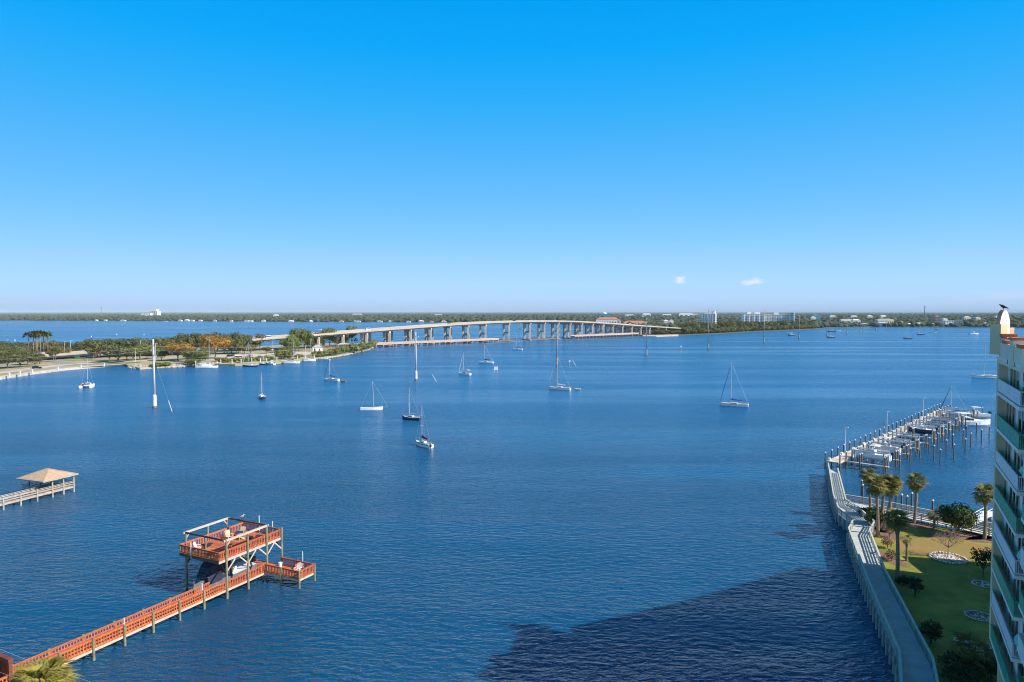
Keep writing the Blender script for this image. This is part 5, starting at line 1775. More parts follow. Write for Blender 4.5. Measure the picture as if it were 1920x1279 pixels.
def bird(loc, rz, m_body, m_head, h, label, upright=True):
    """a perched bird: body, neck and head in one skin; wings, bill, legs and tail as parts"""
    root = thing('bird', label, 'bird', loc, rz)
    s = h / 0.6
    prof = [(-0.20, 0.28, 0.03), (-0.12, 0.30, 0.08), (0.0, 0.34, 0.115), (0.10, 0.40, 0.10), (0.16, 0.47, 0.055), (0.17, 0.53, 0.045), (0.20, 0.575, 0.05), (0.245, 0.575, 0.03)]
    if not upright:
        prof = [(-0.24, 0.20, 0.03), (-0.14, 0.24, 0.08), (0.0, 0.31, 0.12), (0.12, 0.38, 0.10), (0.19, 0.43, 0.055), (0.23, 0.46, 0.05), (0.27, 0.465, 0.05), (0.30, 0.46, 0.03)]
    rings = []
    for i, (x, z, r) in enumerate(prof):
        a = prof[max(i - 1, 0)]
        b = prof[min(i + 1, len(prof) - 1)]
        t = Vector((b[0] - a[0], 0, b[1] - a[1])).normalized()
        n = Vector((-t.z, 0, t.x))
        rings.append([tuple((Vector((x, 0, z)) + n * (r * math.cos(q)) + Vector((0, r * 0.85 * math.sin(q), 0))) * s) for q in [6.283 * k / 10 for k in range(10)]])
    MB().loft(rings).build('body', m_body, root, True)
    hx, hz = prof[-1][0], prof[-1][1]
    MB().tube(((hx - .01) * s, 0, hz * s), ((hx + (.14 if upright else .06)) * s, 0, (hz - (.07 if upright else .03)) * s), 0.022 * s, 0.006 * s, 6).build('bill', M_tan if upright else M_black, root)
    for sg in (-1, 1):
        MB().loft([[(0.10 * s, sg * .095 * s, .42 * s), (0.10 * s, sg * .12 * s, .40 * s), (0.08 * s, sg * .105 * s, .32 * s)], [(-.05 * s, sg * .10 * s, .37 * s), (-.05 * s, sg * .135 * s, .34 * s), (-.05 * s, sg * .11 * s, .25 * s)], [(-.30 * s, sg * .02 * s, .24 * s), (-.30 * s, sg * .04 * s, .23 * s), (-.28 * s, sg * .03 * s, .20 * s)]]).build('wing', m_head, root)
        MB().tube((0.0, sg * .045 * s, 0.27 * s), (0.01 * s, sg * .05 * s, 0), .014 * s, .012 * s, 5).build('leg', M_black, root)
    MB().loft([[(-.18 * s, -.05 * s, .29 * s), (-.18 * s, .05 * s, .29 * s), (-.18 * s, .04 * s, .26 * s), (-.18 * s, -.04 * s, .26 * s)], [(-.40 * s, -.07 * s, (.20 if upright else .10) * s), (-.40 * s, .07 * s, (.20 if upright else .10) * s), (-.40 * s, .06 * s, (.185 if upright else .085) * s), (-.40 * s, -.06 * s, (.185 if upright else .085) * s)]]).build('tail', m_head, root)
    return root


bird(dock_pt(3.15, 4.3, 7.11), DA + R(-60), mat('pale_feather', (0.55, 0.45, 0.38), 0.9, var=0.2, vscale=8), mat('brown_feather', (0.36, 0.25, 0.19), 0.9, var=0.2, vscale=8), 0.75, 'pale brown water bird perched on the far beam of the orange dock')

# ------------------------------------------------------------------ grey pavilion pier at the left edge
pv = thing('pavilion_pier', 'weathered grey pier with a tan hipped pavilion roof at the left edge', 'pier', (-83.0, 127.8, 0), R(69.3))
M_pgw = mat('pavilion_wood', (0.42, 0.35, 0.29), 0.85, var=0.2, vscale=1.2, rnd=0.1)
M_shing = mat('tan_shingle', (0.50, 0.35, 0.23), 0.85, var=0.18, vscale=1.5, bump=0.03, bscale=6, stretch=(1, 1, 4))
for x in [-30 + 2.9 * k for k in range(0, 9)] + [-4.0, -1.9, 0.1]:
    out = x > -5
    MB().tube((x, -0.1, -1.5), (x, -0.1, 3.35 if out else 2.15), 0.13, 0.12, 8).build('pile', M_gwood, pv)
    MB().tube((x, 1.75 if not out else 6.1, -1.5), (x, 1.75 if not out else 6.1, 3.35 if out else 2.15), 0.13, 0.12, 8).build('pile', M_pile, pv)
for k in range(64):
    x = -30 + 0.4 * k
    MB().box((x, 0.85, 1.14), (0.385, 1.8, 0.07)).build('plank', M_pgw, pv)
for k in range(15):
    x = -5.3 + 0.4 * k
    MB().box((x, 3.1, 1.15), (0.385, 6.2, 0.07)).build('plank', M_pgw, pv)
MB().bar((-30, -0.02, 0.95), (0.3, -0.02, 0.95), 0.08, 0.3).build('rim_joist', M_pgw, pv)
for (p, q) in (((-30, 0), (0.2, 0)), ((-30, 1.75), (-5.4, 1.75)), ((0.2, 0), (0.2, 6.1)), ((-5.4, 6.1), (0.2, 6.1)), ((-5.4, 1.75), (-5.4, 6.1))):
    for z, t, w in ((2.08, 0.06, 0.2), (1.85, 0.14, 0.05), (1.5, 0.14, 0.05)):
        MB().bar((p[0], p[1], z), (q[0], q[1], z), w, t).build('rail', M_pgw if p[1] < 1 else M_gwood, pv)
x0, x1, y0, y1, ze, zr = -6.0, 0.7, -0.6, 6.6, 3.35, 4.75
rf = MB().add([(x0, y0, ze), (x1, y0, ze), (x1, y1, ze), (x0, y1, ze), ((x0 + x1) / 2, (y0 + y1) / 2 - 0.3, zr), ((x0 + x1) / 2, (y0 + y1) / 2 + 0.3, zr)],
              [(0, 1, 4), (1, 2, 5, 4), (2, 3, 5), (3, 0, 4, 5), (3, 2, 1, 0)]).build('roof', M_shing, pv)
for (p, q) in (((x0, y0), (x1, y0)), ((x1, y0), (x1, y1)), ((x1, y1), (x0, y1)), ((x0, y1), (x0, y0))):
    MB().bar((p[0], p[1], ze - 0.06), (q[0], q[1], ze - 0.06), 0.08, 0.2).build('fascia', M_pgw, rf)
for (cx, cy) in ((x0, y0), (x1, y0), (x1, y1), (x0, y1)):
    MB().bar((cx, cy, ze + 0.03), ((x0 + x1) / 2, (y0 + y1) / 2 + (0.3 if cy > 3 else -0.3), zr + 0.04), 0.22, 0.05).build('hip_cap', M_shing, rf)
for y in (2.2, 5.4):
    MB().bar((-5.0, y, 1.6), (-0.2, y, 1.6), 0.4, 0.06).build('bench', M_gwood, pv)

# ------------------------------------------------------------------ shore land at the lower left and the palm that pokes into view
sl = MB().prism([(-60, 58), (-46, 59.5), (-34, 55), (-24, 46), (-14, 30), (-10, 5), (-60, 5)], -1, 0.9)
M_lawn = mat('lawn_grass', (0.15, 0.165, 0.024), 0.95, col2=(0.36, 0.31, 0.05), vscale=0.3, detail=12)
tag(sl.build('near_shore_ground', M_lawn), 'grassy shore below the camera at lower left', None, None, 'structure')

# ------------------------------------------------------------------ near palms
L_pnear = leafmat('sabal_leaves', (0.10, 0.115, 0.025), (0.26, 0.23, 0.06), rnd=0.2, vscale=1.2, transl=0.3)
L_pyel = leafmat('yellow_palm_leaves', (0.20, 0.19, 0.03), (0.42, 0.36, 0.08), rnd=0.2, vscale=1.2, transl=0.3)


def fan_mesh(name, m, R0=0.95, n=15, pet=0.9, seed=0, bw=0.075):
    r = random.Random(seed)
    b = MB()
    b.bar((0, 0, 0), (pet, 0, 0.10), 0.04, 0.025)
    c = Vector((pet, 0, 0.10))
    for i in range(n):
        a = (i / (n - 1) - 0.5) * 3.7
        L = R0 * (1 - 0.25 * abs(a) / 1.9) * r.uniform(0.88, 1.1)
        d = Vector((math.cos(a), math.sin(a), 0.05 + 0.25 * abs(math.sin(a))))
        s = Vector((-math.sin(a), math.cos(a), 0)) * (bw * R0)
        m1 = c + d * L * 0.55
        t = c + d * L + Vector((0, 0, -0.42 * L * r.uniform(0.6, 1.2)))
        b.add([c, m1 + s, t, m1 - s], [(0, 1, 2, 3)])
    return b.mesh(name, m)


FANS = [fan_mesh('frond', L_pnear, seed=s) for s in range(3)]
FANS_Y = [fan_mesh('frond', L_pyel, R0=1.15, pet=0.8, n=33, seed=s, bw=0.04) for s in range(3)]


def sabal(base, top, crown=1.0, label='', fans=None, n=34, group='sabal palms', seed=0, boots=True):
    r = random.Random(seed + 50)
    fans = fans or FANS
    base, top = Vector(base), Vector(top)
    root = thing('sabal_palm', label, 'palm', base, 0, group)
    t = top - base
    rings = []
    for i in range(9):
        k = i / 8
        c = t * k + Vector((math.sin(k * 3.1) * 0.12 * crown, 0, 0))
        rad = (0.24 - 0.05 * k) * (1.25 if i == 0 else 1) * crown ** 0.5
        if boots and i == 7:
            rad *= 2.0
        if boots and i == 8:
            rad *= 1.5
        rings.append([(c.x + rad * math.cos(6.283 * q / 9) * r.uniform(.92, 1.08), c.y + rad * math.sin(6.283 * q / 9) * r.uniform(.92, 1.08), c.z) for q in range(9)])
    MB().loft(rings).build('trunk', M_palmtr, root)
    for i in range(n):
        o = inst(r.choice(fans), 'frond', root, t + Vector((0, 0, 0.05)), 0, crown * r.uniform(0.85, 1.15))
        k = (i + 0.5) / n
        pitch = R(62) - R(118) * k ** 0.9 + r.uniform(-.15, .15)
        o.rotation_euler = (r.uniform(-.25, .25), -pitch, i * 2.39996 + r.uniform(-.2, .2))
    return root


ZG = 1.2


def palm_at(u, vb, u2, vt, label, crown=1.0, seed=0, **kw):
    b = at(u, vb, ZG)
    t = at_d(u2, vt, b.y + 0.3)
    return sabal(b, t, crown, label, seed=seed, **kw)


palm_at(1646, 1007, 1642, 912, 'front sabal palm of the cluster beside the boardwalk bend', 1.0, 1)
palm_at(1651, 990, 1656, 908, 'middle sabal palm of the cluster beside the boardwalk bend', 1.0, 2)
palm_at(1664, 999, 1670, 915, 'right leaning sabal palm of the cluster beside the boardwalk bend', 1.0, 3)
palm_at(1631, 962, 1629, 893, 'rear left sabal palm of the cluster beside the boardwalk bend', 0.9, 4)
palm_at(1655, 994, 1676, 905, 'rear right sabal palm of the cluster, crown farthest right', 0.85, 5)
palm_at(1714, 981, 1718, 905, 'lone sabal palm in front of the marina basin', 1.0, 6)
palm_at(1846, 1011, 1847, 927, 'sabal palm beside the condominium tower', 1.0, 7)
palm_at(1682, 1090, 1681, 975, 'dark shaded sabal palm on the lawn by the boardwalk', 0.95, 8)
palm_at(1751, 992, 1751, 968, 'short young palm below the marina walkway', 0.6, 9, n=20, boots=False)
palm_at(1820, 1262, 1822, 1225, 'broad shaded palm at the bottom of the lawn', 1.25, 10, n=26, boots=False)
palm_at(1700, 1052, 1699, 1012, 'thin slanting small palm just right of the shaded palm', 0.5, 11, n=12, boots=False)
o = sabal((-35.3, 49.6, 0.9), (-35.4, 50.0, 5.75), 1.35, 'yellow-green palm crown at the lower left corner', FANS_Y, 90, seed=21)
sabal((-38.0, 48.2, 0.9), (-38.1, 48.0, 4.8), 1.1, 'second yellow-green palm half cut off by the lower left corner', FANS_Y, 50, seed=22)
for k, (a_, b_, lab) in enumerate([((-120, 1162, 44), (330, 1322, 36), 'upper of the two thin utility cables crossing the lower left corner'), ((-120, 1212, 44), (240, 1318, 38), 'lower of the two thin utility cables crossing the lower left corner')]):
    p, q = at_d(*a_), at_d(*b_)
    tag(MB().path([p.lerp(q, t / 10) - Vector((0, 0, 0.5 * 4 * (t / 10) * (1 - t / 10))) for t in range(11)], 0.012, 4).build('utility_cable', M_steel), lab, 'cable', 'near utility cables')

# ------------------------------------------------------------------ lawn
lawn_poly = [(30, 52), (37.2, 62), (43.5, 80), (46, 86), (49.5, 97), (52.5, 103), (56, 109), (60.5, 109.5), (69.5, 98), (82, 84), (112, 66), (112, 18), (26, 18)]
tag(MB().prism(lawn_poly, -1.5, ZG).build('lawn_ground', M_lawn), 'green lawn beside the condominium tower', None, None, 'structure')
M_dry = mat('dry_grass', (0.34, 0.20, 0.075), 0.95, col2=(0.24, 0.20, 0.045), vscale=0.35, detail=8)
M_mulch = mat('red_mulch', (0.22, 0.125, 0.09), 0.95, var=0.35, vscale=3, detail=8)


def patch(name, c, rx, ry, m, label, z, seed=0, rz=0.0):
    r = random.Random(seed)
    n = 22
    vs = []
    ph = [r.uniform(0, 6.28) for _ in range(3)]
    for i in range(n):
        a = 6.283 * i / n
        k = 1 + 0.10 * math.sin(2 * a + ph[0]) + 0.08 * math.sin(3 * a + ph[1]) + 0.05 * math.sin(5 * a + ph[2])
        x, y = math.cos(a) * rx * k, math.sin(a) * ry * k
        vs.append((c.x + x * math.cos(rz) - y * math.sin(rz), c.y + x * math.sin(rz) + y * math.cos(rz), z))
    b = MB().add(vs, [tuple(range(n))])
    return tag(b.build(name, m), label, None, None, 'structure')


patch('dry_lawn', at(1790, 1028, ZG), 6.0, 4.2, M_dry, 'brown dry area of the lawn round the bare tree', ZG + 0.008, 1, R(-30))
patch('dry_lawn', at(1725, 1030, ZG), 3.0, 2.6, M_dry, 'brown dry spot of the lawn near the shaded palm', ZG + 0.006, 5)
for k, (u, v, rx, ry) in enumerate([(1655, 1000, 1.9, 3.2), (1668, 1046, 1.1, 3.6), (1716, 984, 2.6, 2.0), (1800, 1004, 4.2, 2.2), (1846, 1012, 2.4, 1.6), (1640, 985, 1.6, 3)]):
    patch('mulch_bed', at(u, v, ZG), rx, ry, M_mulch, ['red mulch bed under the palm cluster', 'red mulch bed along the boardwalk', 'red mulch bed round the lone palm', 'red mulch bed under the round bush', 'red mulch bed at the tower palm', 'red mulch bed at the boardwalk bend'][k], ZG + 0.012, k + 10)
# stone rings
M_stone = mat('white_stone', (0.66, 0.62, 0.56), 0.9, var=0.25, vscale=2)


def stone_ring(c, r0, label, n=34, seed=0, ss=0.72):
    rr2 = random.Random(seed)
    root = thing('stone_ring', label, 'planter', c, 0, 'stone planting rings')
    st = blob_cloud('stone', [(0, 0, 0.1, 0.22, 0.16)], M_stone, 1, 0.12, seed + 3)
    for i in range(n):
        a = 6.283 * i / n
        inst(st, 'stone', root, (math.cos(a) * r0, math.sin(a) * r0, 0.02), rr2.uniform(0, 6), rr2.uniform(0.9, 1.35) * ss)
    gr_ = blob_cloud('gravel', [(rr2.uniform(-.7, .7) * r0, rr2.uniform(-.7, .7) * r0, 0.03, rr2.uniform(.06, .14), .06) for _ in range(320 if ss > 0.6 else 50)], M_stone, 1, 0.2, seed)
    tag(inst(gr_, 'gravel', root), None, None, None, 'stuff')
    MB().lathe((0, 0, 0), [(r0 * 0.97, 0.01), (r0 * 0.9, 0.05)], 20).build('bed', M_mulch, root)


stone_ring(at(1777, 1047, ZG + 0.02), 2.1, 'white stone ring round the bare tree on the lawn', seed=1)
stone_ring(at(1836, 1156, ZG + 0.02), 1.3, 'stone ring on the shaded lawn near the tower', 34, seed=2, ss=0.45)
stone_ring(at(1843, 1096, ZG + 0.02), 1.1, 'half hidden stone ring round the small dark tree by the tower', 30, seed=3, ss=0.45)
stone_ring(at(1823, 1208, ZG + 0.02), 1.5, 'stone ring at the broad shaded palm', 36, seed=4, ss=0.5)


def near_tree(loc, r0, h0, base, m, leaf, n, k, name, label, cat, seed, trunk_r=0.12, core=0.62):
    root = thing(name, label, cat, loc)
    inst(crown_mesh('crown', m, lobe_set(seed, r0, h0, k, 0.8, base), n, leaf, seed, core), 'crown', root)
    b = MB()
    r = random.Random(seed)
    b.tube((0, 0, -0.2), (0, 0, h0 * max(base, 0.2) + 0.4), trunk_r, trunk_r * 0.7, 7)
    for i in range(6):
        a = 6.283 * i / 6 + r.uniform(-.3, .3)
        b.tube((0, 0, h0 * max(base, 0.2)), (math.cos(a) * r0 * 0.6, math.sin(a) * r0 * 0.6, h0 * r.uniform(0.6, 0.85)), trunk_r * .55, trunk_r * .15, 5)
    b.build('trunk', M_trunk, root)
    return root


L_bush = leafmat('sea_grape_leaves', (0.035, 0.065, 0.018), (0.12, 0.16, 0.05), rnd=0.1, vscale=1.5)
L_dark = leafmat('dark_shrub_leaves', (0.025, 0.045, 0.015), (0.06, 0.085, 0.03), rnd=0.1, vscale=1.5)
near_tree(at(1797, 1004, ZG), 2.6, 4.9, 0.04, L_bush, 0.20, 2600, 11, 'sea_grape_bush', 'round glossy green bush by the marina walkway', 'bush', 3)
near_tree(at(1640, 988, ZG), 1.6, 3.2, 0.05, L_bush, 0.17, 1100, 8, 'sea_grape_bush', 'glossy green bush behind the palm cluster', 'bush', 4)
near_tree(at(1626, 972, ZG), 1.3, 1.8, 0.05, L_dark, 0.15, 600, 7, 'dark_bush', 'low dark bush at the boardwalk bend', 'bush', 8)
near_tree(at(1843, 1082, ZG), 1.5, 3.7, 0.25, L_dark, 0.17, 420, 9, 'small_tree', 'small dark tree beside the tower', 'tree', 5, 0.07, 0.3)
near_tree(at(1716, 1118, ZG), 0.9, 2.4, 0.1, L_dark, 0.13, 500, 7, 'dark_bush', 'dark upright bush on the shaded lawn edge', 'bush', 6)
near_tree(at(1694, 1098, ZG), 0.9, 1.2, 0.05, L_dark, 0.12, 420, 6, 'dark_bush', 'low dark shrub at the foot of the shaded palm', 'bush', 7)
near_tree(at(1745, 1208, ZG), 1.2, 2.4, 0.1, L_dark, 0.13, 700, 8, 'dark_bush', 'dark bush beside the lower boardwalk', 'bush', 9)
near_tree(at(1800, 1276, ZG), 1.7, 2.2, 0.02, L_dark, 0.15, 900, 9, 'dark_bush', 'large dark shrub at the bottom edge of the lawn', 'bush', 12)
near_tree(at(1858, 1274, ZG), 1.2, 2.2, 0.02, L_dark, 0.14, 700, 8, 'dark_bush', 'dark shrub under the lowest teal balcony', 'bush', 13)
near_tree(at(1672, 1052, ZG), 0.9, 1.5, 0.1, leafmat('pink_shrub', (0.20, 0.12, 0.07), (0.30, 0.22, 0.12), rnd=0.1, vscale=2), 0.1, 420, 8, 'dry_shrub', 'dry pinkish shrub in the mulch by the boardwalk', 'shrub', 14, 0.05, 0.2)
near_tree(at(1664, 1028, ZG), 0.9, 1.6, 0.1, MATS['pink_shrub'], 0.1, 420, 8, 'dry_shrub', 'dry pinkish shrub farther along the mulch bed', 'shrub', 15, 0.05, 0.2)
near_tree(at(1668, 1008, ZG), 1.0, 2.0, 0.1, MATS['pink_shrub'], 0.1, 420, 8, 'dry_shrub', 'dry pinkish shrub nearest the palm cluster', 'shrub', 18, 0.05, 0.2)
# bare tree with fine twigs
root = thing('bare_tree', 'bare twiggy tree standing in the white stone ring', 'tree', at(1777, 1046, ZG))
tw = MB()
tr = random.Random(77)


def branch(p, d, L, r, lev):
    q = p + d * L
    tw.tube(p, q, r, r * 0.65, 5 if lev < 2 else 3)
    if lev >= 4:
        return
    for i in range(3 if lev else 6):
        a = Vector((tr.uniform(-1, 1), tr.uniform(-1, 1), tr.uniform(-.1, .8)))
        dd = (d * (0.7 if lev else 0.5) + a * (0.75 if lev else 0.9)).normalized()
        branch(q, dd, L * tr.uniform(.5, .75) if lev else 1.0, r * .6, lev + 1)


branch(Vector((0, 0, -.1)), Vector((0.03, 0, 1)), 1.5, 0.07, 0)
tw.build('branches', mat('grey_twig', (0.30, 0.23, 0.19), 0.9), root)
inst(crown_mesh('twig_leaves', leafmat('dry_leaf', (0.26, 0.18, 0.13), (0.36, 0.27, 0.2), rnd=0.05, vscale=3), [(0, 0, 2.7, 1.7, 1.7, 1.15)], 900, 0.055, 5, 0.02), 'twigs', root)

# ------------------------------------------------------------------ grey boardwalk along the lawn
ZB = 1.6                                  # deck height
ZR = ZB + 1.07                            # rail height
Lp = [at(u, v, ZR) for u, v in [(1690, 1279), (1687, 1221), (1627, 1083), (1591.5, 990), (1600, 973), (1572, 951), (1563, 927), (1553, 868)]]
Rp = [at(u, v, ZR) for u, v in [(1758, 1279), (1749, 1233), (1658, 1064), (1630.5, 993), (1640, 977), (1603, 945), (1586, 936), (1571, 878)]]
d0 = (Lp[1] - Lp[0]).normalized()
Lp.insert(0, Lp[0] + (Lp[0] - Lp[1]).normalized() * 14)
Rp.insert(0, Rp[0] + (Lp[0] - Lp[1]))
BWO = Vector((45.0, 85.0, 0))
bw = thing('boardwalk', 'pale grey railed boardwalk running up beside the lawn', 'boardwalk', BWO)
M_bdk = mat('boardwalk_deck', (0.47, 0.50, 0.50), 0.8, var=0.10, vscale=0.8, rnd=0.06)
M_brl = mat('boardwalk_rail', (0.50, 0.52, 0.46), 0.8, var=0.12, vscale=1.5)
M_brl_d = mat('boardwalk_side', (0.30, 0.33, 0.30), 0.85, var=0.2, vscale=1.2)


def polyline_at(pts, s):
    for p, q in zip(pts[:-1], pts[1:]):
        L = (q - p).length
        if s <= L:
            return p.lerp(q, s / L)
        s -= L
    return pts[-1]


def plen(pts):
    return sum((q - p).length for p, q in zip(pts[:-1], pts[1:]))


# deck sections between matching edge points
for i in range(len(Lp) - 1):
    n = max(1, int((Lp[i + 1] - Lp[i]).length / 0.62))
    for k in range(n):
        g_ = 0.012
        a0, a1 = (k + g_) / n, (k + 1 - g_) / n
        q = [Lp[i].lerp(Lp[i + 1], a0), Lp[i].lerp(Lp[i + 1], a1), Rp[i].lerp(Rp[i + 1], a1), Rp[i].lerp(Rp[i + 1], a0)]
        MB().prism([((p - BWO).x, (p - BWO).y) for p in q], ZB - 0.1, ZB).build('plank', M_bdk, bw)


def rail_run(root, org, pts, zb, m_cap, m_rail, post_gap=2.1, h=1.07, rails=(0.25, 0.52, 0.78), cap_w=0.22, post_r=0.07, name='post', board=0.13):
    for p, q in zip(pts[:-1], pts[1:]):
        a_, b_ = p - org, q - org
        MB().bar((a_.x, a_.y, zb + h), (b_.x, b_.y, zb + h), cap_w, 0.06).build('cap_rail', m_cap, root)
        for z in rails:
            MB().bar((a_.x, a_.y, zb + z), (b_.x, b_.y, zb + z), 0.045, board).build('rail', m_rail, root)
    n = max(1, int(plen(pts) / post_gap))
    pm2 = MB().box((0, 0, h / 2), (post_r * 2, post_r * 2, h)).mesh('post', m_rail)
    for i in range(n + 1):
        p = polyline_at(pts, plen(pts) * i / n) - org
        inst(pm2, name, root, (p.x, p.y, zb))


rail_run(bw, BWO, Lp, ZB, M_brl, M_brl_d, rails=(0.16, 0.37, 0.58, 0.79, 0.97), board=0.17)  # close-set extra boards added so the rail's shadow on the water is solid
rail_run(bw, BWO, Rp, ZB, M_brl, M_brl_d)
# piles and side boards on the water side
pile_me = MB().tube((0, 0, -2.0), (0, 0, ZB + 0.1), 0.14, 0.13, 8).mesh('pile', M_brl_d)
n = int(plen(Lp) / 1.9)
for i in range(n + 1):
    p = polyline_at(Lp, plen(Lp) * i / n) - BWO
    inst(pile_me, 'pile', bw, (p.x - 0.26, p.y + 0.08, 0))
for p, q in zip(Lp[:-1], Lp[1:]):
    a_, b_ = p - BWO, q - BWO
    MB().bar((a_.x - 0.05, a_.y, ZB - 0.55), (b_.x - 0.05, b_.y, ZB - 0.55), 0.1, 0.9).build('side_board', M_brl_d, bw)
    MB().bar((a_.x + 0.1, a_.y, -0.2), (b_.x + 0.1, b_.y, -0.2), 0.12, 2.4).build('seawall_panel', M_conc_d, bw)
# ------------------------------------------------------------------ marina pier
PA, PB_ = at(1561, 866, ZB), at(1772, 767.5, ZB)
PD = (PB_ - PA)
PL = PD.length
PD = PD.normalized()
PN = Vector((PD.y, -PD.x, 0))               # towards the slips (right and nearer)
mp = thing('marina_pier', 'long pale marina pier lined with white-capped piles', 'pier', Vector((PA.x, PA.y, 0)), math.atan2(PD.y, PD.x))
M_pierd = mat('pier_deck', (0.60, 0.53, 0.44), 0.85, var=0.15, vscale=0.8, rnd=0.08)
for k in range(int(PL / 0.75)):
    MB().box((0.375 + 0.75 * k, 0, ZB - 0.05), (0.73, 2.5, 0.1)).build('plank', M_pierd, mp)
for y in (-1.2, 1.2):
    MB().bar((0, y, ZB - 0.25), (PL, y, ZB - 0.25), 0.12, 0.3).build('stringer', M_pierd, mp)
cap_me = MB().lathe((0, 0, 0), [(0.19, 0), (0.19, 0.12), (0.02, 0.32)], 8).mesh('cap', M_white)
pl_me = MB().tube((0, 0, -2.0), (0, 0, 3.3), 0.155, 0.145, 8).mesh('pile', M_pile)
np_ = 27
for k in range(np_ + 1):
    x = PL * k / np_
    for y in (-1.5, 1.5):
        p_ = inst(pl_me, 'pile', mp, (x, y, 0))
        inst(cap_me, 'cap', p_, (0, 0, 3.3))
    bx = MB().box((x + 1.2, 1.05, ZB + 0.25), (0.9, 0.45, 0.5))
    if k % 2 == 0 and k < np_:
        bx.build('dock_box', M_conc_l, mp)
for x in (14, 48, 88):
    lp = MB().tube((x, 1.75, 0), (x, 1.75, 7.2), 0.09, 0.07, 6).build('lamp_post', M_white, mp)
    MB().box((x, 1.5, 7.2), (0.25, 0.7, 0.15)).build('lamp_head', M_white, lp)
# fingers and slips (local frame: x along the pier, -y over the slips)
slip_n = 12
for k in range(slip_n):
    x = 4 + (PL - 12) * k / (slip_n - 1)
    fl = 8.5
    for j in range(9):
        MB().box((x, -1.5 - 0.5 - 0.95 * j, 1.35), (0.9, 0.92, 0.1)).build('finger_board', M_gwood, mp)
    for y in (-4.5, -9.3):
        for s in (-0.65, 0.65):
            p_ = inst(pl_me, 'pile', mp, (x + s, y, 0))
            inst(cap_me, 'cap', p_, (0, 0, 3.3))
    p_ = inst(pl_me, 'pile', mp, (x + 5.0, -10.8, 0))
    inst(cap_me, 'cap', p_, (0, 0, 3.3))
    if k not in (4, 8, 11):
        # boat lift: four tall posts with top beams and cradle
        lf = None
        for s in (2.2, 5.8):
            b_ = MB().bar((x + s, -2.4, 3.6), (x + s, -8.6, 3.6), 0.22, 0.28).build('lift_beam', M_alu, mp)
            for y in (-2.6, -8.4):
                MB().tube((x + s, y, -1.5), (x + s, y, 3.5), 0.17, 0.16, 7).build('lift_pile', M_gwood, b_)
        for y in (-3.6, -7.2):
            MB().bar((x + 2.3, y, 1.5), (x + 5.7, y, 1.5), 0.2, 0.2).build('cradle_beam', M_alu, mp)
        for s in (3.4, 4.6):
            MB().bar((x + s, -2.8, 1.85), (x + s, -8.2, 1.85), 0.22, 0.16).build('bunk', M_gwood, mp)


def pier_pt(x, y, z=0.0):
    return (PA.x + PD.x * x - PD.y * y, PA.y + PD.y * x + PD.x * y, z)


PANG = math.atan2(PD.y, PD.x)
fp = []
for k, (x, y) in enumerate([(25, -14), (35, -14.5), (45, -14), (55, -14.5), (62, -14), (70, -15), (30, -17), (40, -17.5), (50, -17), (58, -18), (66, -18.5), (74, -19), (80, -18), (104, -20), (110, -22), (98, -21), (89, -22), (94, -16), (21, -16)]):
    root = thing('mooring_pile', '', 'pile', pier_pt(x, y), 0, 'mooring piles in the marina basin')
    inst(pl_me, 'shaft', root)
    inst(cap_me, 'cap', root, (0, 0, 3.3))
    fp.append(root)
for (u, v) in [(1872, 985), (1690, 965), (1700, 968), (1709, 962), (1680, 955), (1748, 977), (1668, 935), (1615, 935), (1617, 945)]:
    root = thing('mooring_pile', '', 'pile', at(u, v), 0, 'mooring piles in the marina basin')
    inst(pl_me, 'shaft', root)
    inst(cap_me, 'cap', root, (0, 0, 3.3))
    fp.append(root)
number_labels(fp, 'dark free-standing mooring pile with white cap in the basin, # pile')
motorboat(at(1813, 797), R(-12), 12.5, 'large white cabin cruiser at the end of the marina pier', M_white, M_white, True, 0, 'marina boats', 0, True)
sailboat(at(1789, 783), R(165), 9.5, 10.5, M_white, None, M_azure, 'white sailboat with bright blue canvas at the end of the marina pier', jib=True, jibm=M_navy, bimini=M_azure)
motorboat(at(1826, 785), R(170), 8.5, 'white fishing boat with hard top behind the cabin cruiser', M_white, M_offw, False, 0.6, 'marina boats', 2)
motorboat(pier_pt(8.5, -5.4), PANG + R(90), 7.6, 'white motorboat on the first lift nearest the palms', M_white, M_offw, True, 1.95, 'marina boats', 1)
motorboat(pier_pt(19.3, -5.2), PANG + R(90), 6.5, 'white open boat on the second marina lift', M_white, M_offw, False, 1.95, 'marina boats', 1)
motorboat(pier_pt(52.2, -5.4), PANG + R(90), 6.8, 'navy open boat on a middle marina lift', M_navy, None, False, 1.95, 'marina boats', 1)

# second walkway along the basin side of the lawn
P2 = [at(u, v, ZR) for u, v in [(1669, 952), (1770, 972), (1866, 993), (1960, 1015)]]
Q2 = [at(u, v, ZR) for u, v in [(1677, 943), (1770, 962), (1866, 982), (1960, 1003)]]
b2 = thing('basin_walkway', 'grey railed walkway along the basin side of the lawn', 'boardwalk', Vector((P2[1].x, P2[1].y, 0)))
o2 = Vector((P2[1].x, P2[1].y, 0))
for i in range(len(P2) - 1):
    n = max(1, int((P2[i + 1] - P2[i]).length / 0.6))
    for k in range(n):
        a0, a1 = (k + .012) / n, (k + .988) / n
        q = [P2[i].lerp(P2[i + 1], a0), P2[i].lerp(P2[i + 1], a1), Q2[i].lerp(Q2[i + 1], a1), Q2[i].lerp(Q2[i + 1], a0)]
        MB().prism([((p - o2).x, (p - o2).y) for p in q], ZB - 0.1, ZB).build('plank', M_gwood_l, b2)
rail_run(b2, o2, P2, ZB, M_gwood_l, M_gwood)
rail_run(b2, o2, Q2, ZB, M_gwood_l, M_gwood)
n = int(plen(Q2) / 2.4)
